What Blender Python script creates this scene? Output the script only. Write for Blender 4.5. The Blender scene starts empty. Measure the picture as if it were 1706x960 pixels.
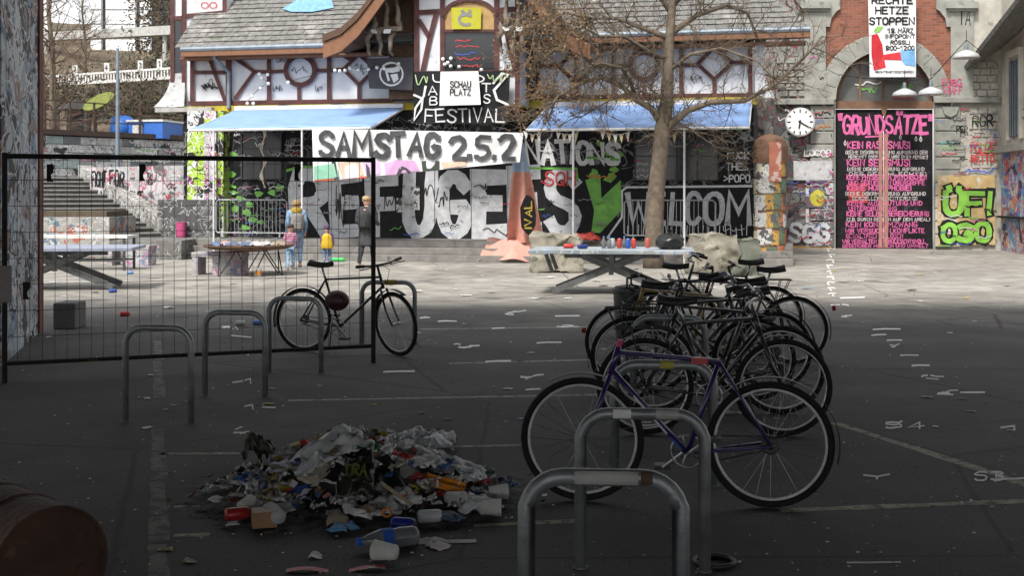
import bpy, math, random
from mathutils import Vector, Matrix, noise as mnoise
random.seed(7)
R = math.radians
scene = bpy.context.scene
col = scene.collection

# ---------------------------------------------------------------- camera, sky, sun, exposure
FPX, CX, HY, CAMH = 2000.0, 853.0, 325.0, 1.68     # focal length in photo pixels, centre column, horizon row, eye height
cd = bpy.data.cameras.new('camera'); cam = bpy.data.objects.new('camera', cd); col.objects.link(cam)
cam.location = (0, 0, CAMH); cam.rotation_euler = (R(90), 0, 0)
cd.sensor_width = 36; cd.lens = 36 * FPX / 1706; cd.clip_end = 1000; cd.clip_start = .05
cd.shift_y = -(480 - HY) / 1706
scene.camera = cam
world = bpy.data.worlds.new('World'); scene.world = world; world.use_nodes = True
SUN_EL, SUN_AZ = 52, 205                            # azimuth clockwise from +Y, seen from above
wn = world.node_tree.nodes; wl = world.node_tree.links
sky = wn.new('ShaderNodeTexSky'); sky.sky_type = 'NISHITA'; sky.sun_disc = False
sky.sun_elevation = R(SUN_EL); sky.sun_rotation = R(SUN_AZ); sky.dust_density = 1.5; sky.air_density = 1.0; sky.ozone_density = 1
hs = wn.new('ShaderNodeHueSaturation'); hs.inputs['Saturation'].default_value = .12
wl.new(sky.outputs[0], hs.inputs['Color']); wl.new(hs.outputs[0], wn['Background'].inputs[0])
wn['Background'].inputs[1].default_value = .15
sd = bpy.data.lights.new('sun', 'SUN'); sun = bpy.data.objects.new('sun', sd); col.objects.link(sun)
sd.energy = 2.2; sd.angle = R(10); sd.color = (1, .96, .9)
sv = Vector((math.sin(R(SUN_AZ)) * math.cos(R(SUN_EL)), math.cos(R(SUN_AZ)) * math.cos(R(SUN_EL)), math.sin(R(SUN_EL))))
sun.rotation_euler = sv.to_track_quat('Z', 'Y').to_euler()
scene.view_settings.view_transform = 'Standard'; scene.view_settings.look = 'None'
scene.view_settings.exposure = .9; scene.view_settings.gamma = 1

# ---------------------------------------------------------------- pixel -> place
def at(px, py, d): return Vector(((px - CX) / FPX * d, d, CAMH - (py - HY) / FPX * d))
def gd(py, z=0): return (CAMH - z) * FPX / (py - HY)
def G(px, py, z=0): return at(px, py, gd(py, z))
TH = R(12.4); FU = Vector((math.cos(TH), -math.sin(TH), 0)); FV = Vector((-math.sin(TH), -math.cos(TH), 0)); F0 = Vector((0, 32.12, 0))
def fp(px, py, v=0):                                # point on a plane v metres in front of the facade, in the facade's own axes
    dr = Vector(((px - CX) / FPX, 1, -(py - HY) / FPX)); C = Vector((0, 0, CAMH))
    t = (v + F0.dot(FV) - C.dot(FV)) / dr.dot(FV); P = C + dr * t
    return Vector(((P - F0).dot(FU), -v, P.z))
def fw(u, y, z): return F0 + FU * u - FV * y + Vector((0, 0, z))

# ---------------------------------------------------------------- materials
MC = {}
def mat(name, c, rough=.7, metal=0, var=.18, scale=6., bump=.15, alpha=1, spots=None, coat=0):
    if name in MC: return MC[name]
    m = bpy.data.materials.new(name); m.use_nodes = True; n = m.node_tree.nodes; l = m.node_tree.links; b = n['Principled BSDF']
    b.inputs['Roughness'].default_value = rough; b.inputs['Metallic'].default_value = metal; b.inputs['Alpha'].default_value = alpha
    if coat: b.inputs['Coat Weight'].default_value = coat
    if max(c) < .03 and rough > .55: b.inputs['Specular IOR Level'].default_value = .12   # dry matt black paint and cloth
    tc = n.new('ShaderNodeTexCoord'); nz = n.new('ShaderNodeTexNoise'); nz.inputs['Scale'].default_value = scale; nz.inputs['Detail'].default_value = 6
    l.new(tc.outputs['Object'], nz.inputs['Vector'])
    rp = n.new('ShaderNodeValToRGB'); e = rp.color_ramp.elements
    e[0].position = .3; e[1].position = .7
    e[0].color = (*[max(0, x * (1 - var)) for x in c], 1); e[1].color = (*[min(1, x * (1 + var)) for x in c], 1)
    l.new(nz.outputs['Fac'], rp.inputs[0]); out = rp.outputs[0]
    if spots:                                       # wear: (colour, noise scale, threshold)
        for (sc, ss, th) in spots:
            z2 = n.new('ShaderNodeTexNoise'); z2.inputs['Scale'].default_value = ss; z2.inputs['Detail'].default_value = 5; z2.inputs['Roughness'].default_value = .65
            l.new(tc.outputs['Object'], z2.inputs['Vector'])
            mr = n.new('ShaderNodeMapRange'); mr.inputs[1].default_value = th; mr.inputs[2].default_value = th + .05; l.new(z2.outputs['Fac'], mr.inputs[0])
            mx = n.new('ShaderNodeMix'); mx.data_type = 'RGBA'; l.new(mr.outputs[0], mx.inputs[0]); l.new(out, mx.inputs[6]); mx.inputs[7].default_value = (*sc, 1); out = mx.outputs[2]
    l.new(out, b.inputs['Base Color'])
    if bump:
        z3 = n.new('ShaderNodeTexNoise'); z3.inputs['Scale'].default_value = scale * 6; z3.inputs['Detail'].default_value = 5; l.new(tc.outputs['Object'], z3.inputs['Vector'])
        bp = n.new('ShaderNodeBump'); bp.inputs['Strength'].default_value = bump; bp.inputs['Distance'].default_value = .02; l.new(z3.outputs['Fac'], bp.inputs['Height']); l.new(bp.outputs[0], b.inputs['Normal'])
    MC[name] = m; return m
def graffiti(name, base, cols, scale=1.2, lines=(), rough=.75, stretch=(1, 1, 1)):
    """weathered wall paint: blotches (noise above a threshold) and tag-like squiggles (thin contour bands of noise)"""
    if name in MC: return MC[name]
    m = mat(name, base, rough, var=.25, scale=3, bump=.2); n = m.node_tree.nodes; l = m.node_tree.links; b = n['Principled BSDF']
    out = b.inputs['Base Color'].links[0].from_socket; tc = [x for x in n if x.type == 'TEX_COORD'][0]
    mp = n.new('ShaderNodeMapping'); mp.inputs['Scale'].default_value = stretch; l.new(tc.outputs['Object'], mp.inputs[0])
    for i, c in enumerate(list(cols) + list(lines)):
        line = i >= len(cols)
        z = n.new('ShaderNodeTexNoise'); z.noise_dimensions = '4D'; z.inputs['W'].default_value = i * 7.3 + len(name); z.inputs['Scale'].default_value = scale * (1 + .35 * i if not line else 1.6 + .4 * (i - len(cols)))
        z.inputs['Detail'].default_value = 1.5 if line else 3; z.inputs['Distortion'].default_value = 1.2 if line else .6; l.new(mp.outputs[0], z.inputs['Vector'])
        if line:
            a = n.new('ShaderNodeMath'); a.operation = 'SUBTRACT'; l.new(z.outputs['Fac'], a.inputs[0]); a.inputs[1].default_value = .5
            a2 = n.new('ShaderNodeMath'); a2.operation = 'ABSOLUTE'; l.new(a.outputs[0], a2.inputs[0])
            k = n.new('ShaderNodeMapRange'); l.new(a2.outputs[0], k.inputs[0]); k.inputs[1].default_value = .012; k.inputs[2].default_value = .02; k.inputs[3].default_value = 1; k.inputs[4].default_value = 0
        else:
            k = n.new('ShaderNodeMapRange'); l.new(z.outputs['Fac'], k.inputs[0]); k.inputs[1].default_value = .57; k.inputs[2].default_value = .585
        mx = n.new('ShaderNodeMix'); mx.data_type = 'RGBA'; l.new(k.outputs[0], mx.inputs[0]); l.new(out, mx.inputs[6]); mx.inputs[7].default_value = (*c, 1); out = mx.outputs[2]
    l.new(out, b.inputs['Base Color']); return m
BLACK = (.012, .012, .013); WHITE = (.78, .78, .77)

# ---------------------------------------------------------------- objects
def tag(o, label=None, cat=None, group=None, kind=None):
    for k, v in (('label', label), ('category', cat), ('group', group), ('kind', kind)):
        if v: o[k] = v
    return o
def empty(name, loc=(0, 0, 0), rz=0, **k):
    o = bpy.data.objects.new(name, None); o.empty_display_size = .2; col.objects.link(o); o.location = loc; o.rotation_euler = (0, 0, rz); return tag(o, **k)
class MB:
    def __init__(s): s.v = []; s.f = []
    def add(s, vs, fs):
        b = len(s.v); s.v += [tuple(x) for x in vs]; s.f += [tuple(i + b for i in q) for q in fs]; return s
    def box(s, x0, x1, y0, y1, z0, z1, M=None):
        vs = [Vector((x, y, z)) for z in (z0, z1) for y in (y0, y1) for x in (x0, x1)]
        if M: vs = [M @ q for q in vs]
        return s.add(vs, [(0, 2, 3, 1), (4, 5, 7, 6), (0, 1, 5, 4), (2, 6, 7, 3), (0, 4, 6, 2), (1, 3, 7, 5)])
    def tube(s, pts, r, n=8, cap=True):
        pts = [Vector(p) for p in pts]; rs = r if isinstance(r, (list, tuple)) else [r] * len(pts); b = len(s.v); prev = None
        for i, p in enumerate(pts):
            t = (pts[min(i + 1, len(pts) - 1)] - pts[max(i - 1, 0)]); t = t.normalized() if t.length > 1e-9 else Vector((0, 0, 1))
            a = prev if prev is not None else (Vector((0, 0, 1)) if abs(t.z) < .9 else Vector((1, 0, 0)))
            a = (a - t * a.dot(t)); a = a.normalized() if a.length > 1e-6 else t.orthogonal().normalized(); prev = a; c = t.cross(a)
            s.v += [tuple(p + (a * math.cos(k * 2 * math.pi / n) + c * math.sin(k * 2 * math.pi / n)) * rs[i]) for k in range(n)]
        for i in range(len(pts) - 1):
            for k in range(n): s.f.append((b + i * n + k, b + i * n + (k + 1) % n, b + (i + 1) * n + (k + 1) % n, b + (i + 1) * n + k))
        if cap: s.f.append(tuple(b + k for k in range(n))[::-1]); s.f.append(tuple(b + (len(pts) - 1) * n + k for k in range(n)))
        return s
    def bar(s, a, b, w, h, up=(0, 0, 1)):
        a, b, up = Vector(a), Vector(b), Vector(up); t = (b - a).normalized(); sd = t.cross(up).normalized() * w / 2; u2 = sd.cross(t).normalized() * h / 2
        vs = [p + x for p in (a, b) for x in (-sd - u2, sd - u2, sd + u2, -sd + u2)]
        return s.add(vs, [(0, 1, 2, 3), (4, 7, 6, 5), (0, 4, 5, 1), (1, 5, 6, 2), (2, 6, 7, 3), (3, 7, 4, 0)])
    def lathe(s, prof, n=20, M=None, cap=True):
        b = len(s.v); M = M or Matrix.Identity(4)
        for (r, z) in prof: s.v += [tuple(M @ Vector((r * math.cos(k * 2 * math.pi / n), r * math.sin(k * 2 * math.pi / n), z))) for k in range(n)]
        for i in range(len(prof) - 1):
            for k in range(n): s.f.append((b + i * n + k, b + i * n + (k + 1) % n, b + (i + 1) * n + (k + 1) % n, b + (i + 1) * n + k))
        if cap: s.f.append(tuple(b + k for k in range(n))[::-1]); s.f.append(tuple(b + (len(prof) - 1) * n + k for k in range(n)))
        return s
    def prism(s, poly, fn, t):                      # a flat outline given a real thickness t; fn(x, y, offset) -> place
        n = len(poly); vs = [fn(x, y, t) for x, y in poly] + [fn(x, y, 0) for x, y in poly]
        return s.add(vs, [tuple(range(n)), tuple(range(2 * n - 1, n - 1, -1))] + [(i, n + i, n + (i + 1) % n, (i + 1) % n) for i in range(n)])
    def torus(s, c, Rr, r, n=32, m=6, ax='y'):
        c = Vector(c); b = len(s.v)
        for i in range(n):
            a = i * 2 * math.pi / n
            for k in range(m):
                q = k * 2 * math.pi / m; rr = Rr + r * math.cos(q); o = r * math.sin(q)
                s.v.append(tuple(c + (Vector((rr * math.cos(a), o, rr * math.sin(a))) if ax == 'y' else Vector((rr * math.cos(a), rr * math.sin(a), o)))))
        for i in range(n):
            for k in range(m): s.f.append((b + i * m + k, b + i * m + (k + 1) % m, b + ((i + 1) % n) * m + (k + 1) % m, b + ((i + 1) % n) * m + k))
        return s
    def sheet(s, fn, nu, nv):
        b = len(s.v); s.v += [tuple(fn(i / nu, j / nv)) for j in range(nv + 1) for i in range(nu + 1)]
        s.f += [(b + j * (nu + 1) + i, b + j * (nu + 1) + i + 1, b + (j + 1) * (nu + 1) + i + 1, b + (j + 1) * (nu + 1) + i) for j in range(nv) for i in range(nu)]
        return s
    def ball(s, c, r, n=10, m=6):
        c = Vector(c); rr = r if isinstance(r, (tuple, list)) else (r, r, r)
        return s.sheet(lambda a, b: c + Vector((rr[0] * math.cos(a * 6.28319) * math.sin(b * 3.14159), rr[1] * math.sin(a * 6.28319) * math.sin(b * 3.14159), -rr[2] * math.cos(b * 3.14159))), n, m)
    def build(s, name, m, parent=None, smooth=False, loc=None, rot=None, bevel=0, thick=0, **k):
        me = bpy.data.meshes.new(name); me.from_pydata(s.v, [], s.f); me.update()
        if isinstance(m, (list, tuple)): m = mat(*m) if isinstance(m[0], str) else m
        me.materials.append(m)
        if smooth:
            for p in me.polygons: p.use_smooth = True
        o = bpy.data.objects.new(name, me); col.objects.link(o); o.parent = parent
        if loc is not None: o.location = loc
        if rot is not None: o.rotation_euler = rot
        if thick: t = o.modifiers.new('t', 'SOLIDIFY'); t.thickness = thick
        if bevel: b = o.modifiers.new('b', 'BEVEL'); b.width = bevel; b.segments = 2; b.limit_method = 'ANGLE'
        return tag(o, **k)
def copy_tree(o, parent=None):
    c = o.copy(); col.objects.link(c); c.parent = parent
    for ch in list(o.children): copy_tree(ch, c)
    return c
def rebase(o):                                      # put a mesh thing's origin at its base
    me = o.data; xs = [v.co for v in me.vertices]; c = Vector((sum(v.x for v in xs) / len(xs), sum(v.y for v in xs) / len(xs), min(v.z for v in xs)))
    for v in me.vertices: v.co -= c
    o.location = c; return o

# ---------------------------------------------------------------- brush lettering
GL = {'A': "0,0 .5,1 1,0|.2,.35 .8,.35", 'B': "0,0 0,1 .7,1 .92,.85 .9,.65 .7,.53 .06,.53|.7,.5 1,.36 1,.14 .75,0 .06,0", 'C': "1,.82 .75,1 .25,1 0,.75 0,.25 .25,0 .75,0 1,.18",
 'D': "0,0 0,1 .6,1 1,.7 1,.3 .6,0 .05,0", 'E': "1,1 0,1 0,0 1,0|.05,.52 .8,.52", 'F': "1,1 0,1 0,0|.05,.52 .8,.52", 'G': "1,.82 .75,1 .25,1 0,.75 0,.25 .25,0 .75,0 1,.2 1,.45 .6,.45",
 'H': "0,0 0,1|1,0 1,1|.05,.5 .95,.5", 'I': "0,0 0,1", 'J': "1,1 1,.2 .7,0 .25,0 0,.2", 'K': "0,0 0,1|1,1 .06,.45 1,0", 'L': "0,1 0,0 1,0", 'M': "0,0 .08,1 .5,.35 .92,1 1,0", 'N': "0,0 0,1 1,0 1,1",
 'O': "0,.75 .25,1 .75,1 1,.75 1,.25 .75,0 .25,0 0,.25 0,.73", 'P': "0,0 0,1 .75,1 1,.85 1,.6 .75,.45 .06,.45", 'Q': "0,.75 .25,1 .75,1 1,.75 1,.25 .75,0 .25,0 0,.25 0,.73|.6,.3 1,-.05",
 'R': "0,0 0,1 .75,1 1,.85 1,.62 .75,.48 .06,.48|.5,.45 1,0", 'S': "1,.84 .75,1 .25,1 0,.82 .1,.6 .9,.42 1,.2 .75,0 .25,0 0,.16", 'T': "0,1 1,1|.5,.95 .5,0", 'U': "0,1 0,.25 .25,0 .75,0 1,.25 1,1",
 'V': "0,1 .5,0 1,1", 'W': "0,1 .22,0 .5,.7 .78,0 1,1", 'X': "0,0 1,1|0,1 .45,.55|.55,.45 1,0", 'Y': "0,1 .5,.5 1,1|.5,.45 .5,0", 'Z': "0,1 1,1 0,0 1,0",
 '0': "0,.75 .25,1 .75,1 1,.75 1,.25 .75,0 .25,0 0,.25 0,.73", '1': "0,.75 .6,1 .6,0", '2': "0,.8 .25,1 .75,1 1,.78 .9,.55 0,0 1,0", '3': "0,.9 .4,1 .9,.9 .9,.65 .5,.52 1,.35 .9,.08 .4,0 0,.12",
 '4': "1,.3 0,.3 .7,1 .7,0", '5': "1,1 .1,1 0,.55 .7,.6 1,.35 .8,.05 .3,0 0,.1", '6': "1,.9 .5,1 .1,.7 0,.25 .3,0 .8,0 1,.25 .8,.5 .1,.42", '8': "1,.84 .75,1 .25,1 0,.82 .1,.6 .9,.42 1,.2 .75,0 .25,0 0,.16 .9,.62 1,.8", '9': "1,.6 .4,.45 0,.7 .3,1 .8,1 1,.7 .9,.2 .4,0",
 '!': "0,1 0,.3|0,.1 0,0", '.': "0,.1 0,0", ',': "0,.1 0,-.1", ':': "0,.7 0,.6|0,.2 0,.1", '-': "0,.5 1,.5", '(': "1,1.1 0,.8 0,.2 1,-.1", ')': "0,1.1 1,.8 1,.2 0,-.1", '"': "0,1.1 0,.8|1,1.1 1,.8", "'": "0,1.1 0,.8", '/': "0,0 1,1", '>': "0,.8 1,.5 0,.2"}
UML = {'Ä': 'A', 'Ö': 'O', 'Ü': 'U'}
def gw(c): return .35 if c == ' ' else .08 if c in "I!.,:'" else .3 if c in '()"' else 1.25 if c in 'MW' else .9
def chaikin(p):
    q = [p[0]]
    for a, b in zip(p, p[1:]): q += [(a[0] * .75 + b[0] * .25, a[1] * .75 + b[1] * .25), (a[0] * .25 + b[0] * .75, a[1] * .25 + b[1] * .75)]
    return q + [p[-1]]
def ribbon(mb, pts, w, fn, lay, jit=0):
    n = len(pts); L = []; Rr = []
    P = [Vector((p[0] + random.uniform(-jit, jit), p[1] + random.uniform(-jit, jit))) for p in pts]
    for i in range(n):
        a = (P[i] - P[i - 1]).normalized() if i > 0 else None; b = (P[i + 1] - P[i]).normalized() if i < n - 1 else None
        if a is None: t = b
        elif b is None: t = a
        else: t = (a + b); t = t.normalized() if t.length > .2 else a
        nn = Vector((-t.y, t.x)); k = 1
        if a is not None and b is not None: k = min(1.5, 1 / max(.3, nn.dot(Vector((-a.y, a.x)))))
        q = P[i] - (t * w * .4 if i == 0 else 0 * t) + (t * w * .4 if i == n - 1 else 0 * t); ww = w * random.uniform(.9, 1.1) / 2 * k
        L.append(q + nn * ww); Rr.append(q - nn * ww)
    mb.add([fn(p.x, p.y, lay + i * .00015) for i, p in enumerate(L)] + [fn(p.x, p.y, lay + i * .00015) for i, p in enumerate(Rr)], [(i, i + 1, n + i + 1, n + i) for i in range(n - 1)])
LAYER = [0]
def text(mb, s, x0, y0, x1, y1, w, fn, jit=None, gap=.32, base=.004):
    """letters filling the box x0..x1, y0 (top) .. y1 (bottom) on a surface"""
    jit = w * .12 if jit is None else jit
    tot = sum(gw(c) + gap for c in s) - gap; k = (x1 - x0) / tot; x = x0
    for c in s:
        g = UML.get(c, c)
        if g in GL:
            cw = gw(c) * k; dy = random.uniform(-1, 1) * jit; sy = 1 + random.uniform(-.07, .07) * (jit > 0); rot = random.uniform(-.07, .07) * (jit > 0); wl_k = w * random.uniform(.85, 1.15) if jit > 0 else w
            strokes = GL[g].split('|') + ({'A', 'O', 'U'} & {g} and c in UML and ["0.2,1.12 .2,1.25", ".8,1.12 .8,1.25"] or [])
            for st in strokes:
                LAYER[0] = (LAYER[0] + 1) % 5
                pl = [(float(q.split(',')[0]), float(q.split(',')[1])) for q in st.split()]
                if g in 'BCDGJOPQRSU02356890': pl = chaikin(pl)
                ribbon(mb, [(x + a_ * cw + rot * b_ * (y1 - y0), y1 + dy - b_ * sy * (y1 - y0) + rot * a_ * cw) for a_, b_ in pl], wl_k, fn, base + .0012 * LAYER[0], jit * .7)
        x += (gw(c) + gap) * k
    return mb
def squiggle(mb, x0, y0, x1, y1, w, fn, n=9, base=.003):
    """an unreadable tag: one looping brush line"""
    LAYER[0] = (LAYER[0] + 1) % 5; p = []; N_ = max(5, int(n * 1.7)); up = random.random() < .5
    for i in range(N_):
        t = i / (N_ - 1) + random.uniform(-.16, .1) * (0 < i < N_ - 1); up = not up if random.random() < .8 else up
        p.append((x0 + (x1 - x0) * max(0, t), (y0 + random.uniform(0, .45) * (y1 - y0)) if up else (y1 - random.uniform(0, .45) * (y1 - y0))))
    p = chaikin(p)
    p = chaikin(p)
    ribbon(mb, p, w * .85, fn, base + .0012 * LAYER[0])
def ffn(v=0): return lambda x, y, o: fp(x, y, v + o)        # brush on the facade plane (pixels of the photo -> wall)

# ================================================================ SETTING
# ---- ground: worn asphalt into a dusty plaza, paled further to carry the sunlit brightness
gm = mat('asphalt', (.066, .063, .06), .85, var=.3, scale=.9, bump=.35)
n = gm.node_tree.nodes; l = gm.node_tree.links; b = n['Principled BSDF']; base = b.inputs['Base Color'].links[0].from_socket
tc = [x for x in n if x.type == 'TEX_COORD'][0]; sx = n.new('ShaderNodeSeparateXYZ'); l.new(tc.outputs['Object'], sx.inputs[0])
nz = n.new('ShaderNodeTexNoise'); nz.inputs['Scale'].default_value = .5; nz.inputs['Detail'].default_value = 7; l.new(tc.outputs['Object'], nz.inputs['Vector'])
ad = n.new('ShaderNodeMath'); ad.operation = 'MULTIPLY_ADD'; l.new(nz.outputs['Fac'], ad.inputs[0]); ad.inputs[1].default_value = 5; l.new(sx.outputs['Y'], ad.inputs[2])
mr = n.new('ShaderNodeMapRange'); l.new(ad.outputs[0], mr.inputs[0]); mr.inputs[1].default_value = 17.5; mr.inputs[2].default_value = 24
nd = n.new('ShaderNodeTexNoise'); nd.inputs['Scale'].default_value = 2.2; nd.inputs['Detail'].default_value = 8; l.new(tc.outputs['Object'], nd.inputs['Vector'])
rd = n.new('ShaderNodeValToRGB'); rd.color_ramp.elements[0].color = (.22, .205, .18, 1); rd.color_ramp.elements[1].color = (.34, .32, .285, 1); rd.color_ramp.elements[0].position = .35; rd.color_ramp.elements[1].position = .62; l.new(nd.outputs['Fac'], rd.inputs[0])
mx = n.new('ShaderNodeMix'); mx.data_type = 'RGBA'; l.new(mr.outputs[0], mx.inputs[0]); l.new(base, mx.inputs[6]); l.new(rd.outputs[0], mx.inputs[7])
# oil stains and repairs
st = n.new('ShaderNodeTexNoise'); st.inputs['Scale'].default_value = .8; st.inputs['Detail'].default_value = 4; l.new(tc.outputs['Object'], st.inputs['Vector'])
sr = n.new('ShaderNodeMapRange'); l.new(st.outputs['Fac'], sr.inputs[0]); sr.inputs[1].default_value = .62; sr.inputs[2].default_value = .7; sr.inputs[4].default_value = .6
m2 = n.new('ShaderNodeMix'); m2.data_type = 'RGBA'; l.new(sr.outputs[0], m2.inputs[0]); l.new(mx.outputs[2], m2.inputs[6]); m2.inputs[7].default_value = (.03, .03, .03, 1)
# pale specks: gum and grit
vs_ = n.new('ShaderNodeTexVoronoi'); vs_.inputs['Scale'].default_value = 5; l.new(tc.outputs['Object'], vs_.inputs['Vector'])
vr = n.new('ShaderNodeMapRange'); l.new(vs_.outputs['Distance'], vr.inputs[0]); vr.inputs[1].default_value = .05; vr.inputs[2].default_value = .08; vr.inputs[3].default_value = .12; vr.inputs[4].default_value = 0
m3 = n.new('ShaderNodeMix'); m3.data_type = 'RGBA'; l.new(vr.outputs[0], m3.inputs[0]); l.new(m2.outputs[2], m3.inputs[6]); m3.inputs[7].default_value = (.2, .19, .18, 1)
fn_ = n.new('ShaderNodeTexNoise'); fn_.inputs['Scale'].default_value = 55; fn_.inputs['Detail'].default_value = 3; l.new(tc.outputs['Object'], fn_.inputs['Vector'])
fr_ = n.new('ShaderNodeMapRange'); l.new(fn_.outputs['Fac'], fr_.inputs[0]); fr_.inputs[1].default_value = .3; fr_.inputs[2].default_value = .7; fr_.inputs[3].default_value = .55; fr_.inputs[4].default_value = 1.5
pn_ = n.new('ShaderNodeTexNoise'); pn_.inputs['Scale'].default_value = .33; pn_.inputs['Detail'].default_value = 6; pn_.inputs['Roughness'].default_value = .7; l.new(tc.outputs['Object'], pn_.inputs['Vector'])
pr_ = n.new('ShaderNodeMapRange'); l.new(pn_.outputs['Fac'], pr_.inputs[0]); pr_.inputs[1].default_value = .35; pr_.inputs[2].default_value = .65; pr_.inputs[3].default_value = .72; pr_.inputs[4].default_value = 1.25
ml_ = n.new('ShaderNodeMath'); ml_.operation = 'MULTIPLY'; l.new(fr_.outputs[0], ml_.inputs[0]); l.new(pr_.outputs[0], ml_.inputs[1])
ck_ = n.new('ShaderNodeTexVoronoi'); ck_.feature = 'DISTANCE_TO_EDGE'; ck_.inputs['Scale'].default_value = .35; dn_ = n.new('ShaderNodeMix'); dn_.data_type = 'VECTOR'; dn_.inputs[0].default_value = .12; l.new(tc.outputs['Object'], dn_.inputs[4]); l.new(pn_.outputs['Color'], dn_.inputs[5]); l.new(dn_.outputs[1], ck_.inputs['Vector'])
cr_ = n.new('ShaderNodeMapRange'); l.new(ck_.outputs['Distance'], cr_.inputs[0]); cr_.inputs[1].default_value = .002; cr_.inputs[2].default_value = .006; cr_.inputs[3].default_value = .45; cr_.inputs[4].default_value = 1
m5_ = n.new('ShaderNodeMath'); m5_.operation = 'MULTIPLY'; l.new(ml_.outputs[0], m5_.inputs[0]); l.new(cr_.outputs[0], m5_.inputs[1])
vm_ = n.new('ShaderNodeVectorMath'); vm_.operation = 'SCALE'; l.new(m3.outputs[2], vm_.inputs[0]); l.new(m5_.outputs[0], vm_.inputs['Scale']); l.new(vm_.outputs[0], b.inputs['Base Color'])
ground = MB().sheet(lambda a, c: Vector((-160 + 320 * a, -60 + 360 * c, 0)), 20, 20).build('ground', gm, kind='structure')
def gfn(z=.002): return lambda x, y, o: G(x, y) + Vector((0, 0, z + o * .22))
pw = mat('road_paint', (.8, .8, .78), .8, var=.1, scale=14, spots=[((.15, .15, .15), 22, .62)])
py_ = mat('old_line_paint', (.34, .32, .25), .85, var=.3, scale=9, spots=[((.09, .09, .085), 14, .54)])
def gline(pts, w):                                   # a worn parking line, w metres wide
    q = [G(*p) for p in pts]; mb = MB()
    for a, c in zip(q, q[1:]):
        t = (c - a).normalized(); s_ = Vector((-t.y, t.x, 0)) * w / 2; k = 10; up = Vector((0, 0, .0015))
        mb.sheet(lambda i, j: a + (c - a) * i + s_ * (2 * j - 1) * (1 + .15 * math.sin(i * 57)) + up, k, 1)
    return mb.build('painted_line', py_, ground)
for pts, w in [([(268, 757), (400, 756)], .06), ([(720, 746), (880, 742)], .06), ([(480, 668), (900, 660), (1060, 657)], .07), ([(748, 606), (985, 600)], .08), ([(1300, 852), (1500, 844), (1706, 836), (1900, 829)], .08), ([(790, 877), (960, 869)], .06),
               ([(1390, 705), (1640, 785), (1720, 812)], .09), ([(700, 549), (985, 545)], .08), ([(290, 893), (350, 892)], .06), ([(290, 845), (440, 843)], .05)]: gline(pts, w)
for y0, y1 in ((568, 600), (602, 664), (716, 800), (802, 905), (908, 990)): gline([(262, y0), (266, y1)], .09).data.materials[0] = mat('faded_band', (.17, .16, .13), .85, var=.35, scale=7, spots=[((.075, .072, .068), 9, .5)])
gt = MB(); q = gfn()
def smear(x0, y0, x1, y1, w):                        # scuffed remains of a painted figure
    for k in range(3):
        a_ = x0 + (x1 - x0) * random.uniform(0, .6); c_ = min(x1, a_ + (x1 - x0) * random.uniform(.2, .6)); y_ = y0 + (y1 - y0) * (k + random.random()) / 3; e_ = y_ + random.uniform(-.4, .4) * (y1 - y0)
        ribbon(gt, [(a_, y_), (a_ * .6 + c_ * .4, (y_ + e_) / 2 + random.uniform(-1, 1)), (c_, e_)], w * random.uniform(.6, 1.2), q, .002 * k, .5)
for (s, x0, y0, x1, y1, w) in [('HH', 385, 714, 425, 726, 3), ('1-', 408, 675, 458, 682, 3), ('-1', 388, 634, 424, 641, 3), ('=', 384, 604, 420, 612, 3), ('TZ', 868, 624, 905, 634, 4), ('54', 1476, 704, 1540, 714, 4), ('Y', 1440, 792, 1482, 800, 4), ('53', 1624, 787, 1672, 802, 5), ('L', 1660, 786, 1716, 800, 5), ('1', 1668, 711, 1706, 717, 4),
    ('11', 868, 815, 922, 828, 5), ('H7', 1482, 574, 1500, 579, 2), ('L1', 1530, 624, 1572, 634, 3), ('72', 1556, 652, 1600, 660, 3), ('4Z', 756, 573, 806, 581, 3), ('12', 836, 519, 880, 524, 2.5), ('45', 1015, 600, 1040, 610, 3), ('Z2', 1040, 700, 1100, 712, 3), ('7Z', 925, 542, 968, 546, 2), ('1', 396, 588, 424, 592, 2), ('-', 386, 560, 418, 561, 2), ('31', 370, 545, 400, 548, 2), ('22', 1400, 525, 1440, 529, 2), ('-1', 1385, 507, 1418, 510, 2)]: (text(gt, s, x0, y0, x1, y1, w * .72, q, jit=1.4) if s in ('54', '53', 'Y', 'L', '1', '1-', '-1', '31', '=', '-') else smear(x0, y0, x1, y1, w * .8))
for (x0, x1, y) in [(1412, 1500, 939), (1455, 1500, 549), (1500, 1530, 593), (1520, 1548, 610), (1478, 1502, 568), (1400, 1440, 497), (1452, 1476, 559), (700, 716, 530), (730, 760, 536), (925, 965, 527), (820, 840, 548), (895, 935, 572), (640, 690, 620), (1600, 1640, 655), (810, 850, 603), (876, 900, 650)]:
    ribbon(gt, [(x0, y), (x0 * .6 + x1 * .4, y - .6), (x1, y - .8)], 2.6 if y > 600 else 1.8, q, .001, .5)
for i in range(9): x_ = 1376 + random.uniform(0, 5); ribbon(gt, [(x_, 415 + i * 9.3), (x_ + 6, 414.2 + i * 9.3), (x_ + random.uniform(9, 13), 415 + i * 9.3)], 1.5, q, .001, .4); ribbon(gt, [(1379 + (i % 3) * 4, 417 + i * 9.3), (1381 + (i % 3) * 4, 419 + i * 9.3)], 2, q, .003)
gt.build('painted_numbers', pw, ground, kind='stuff')

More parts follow.
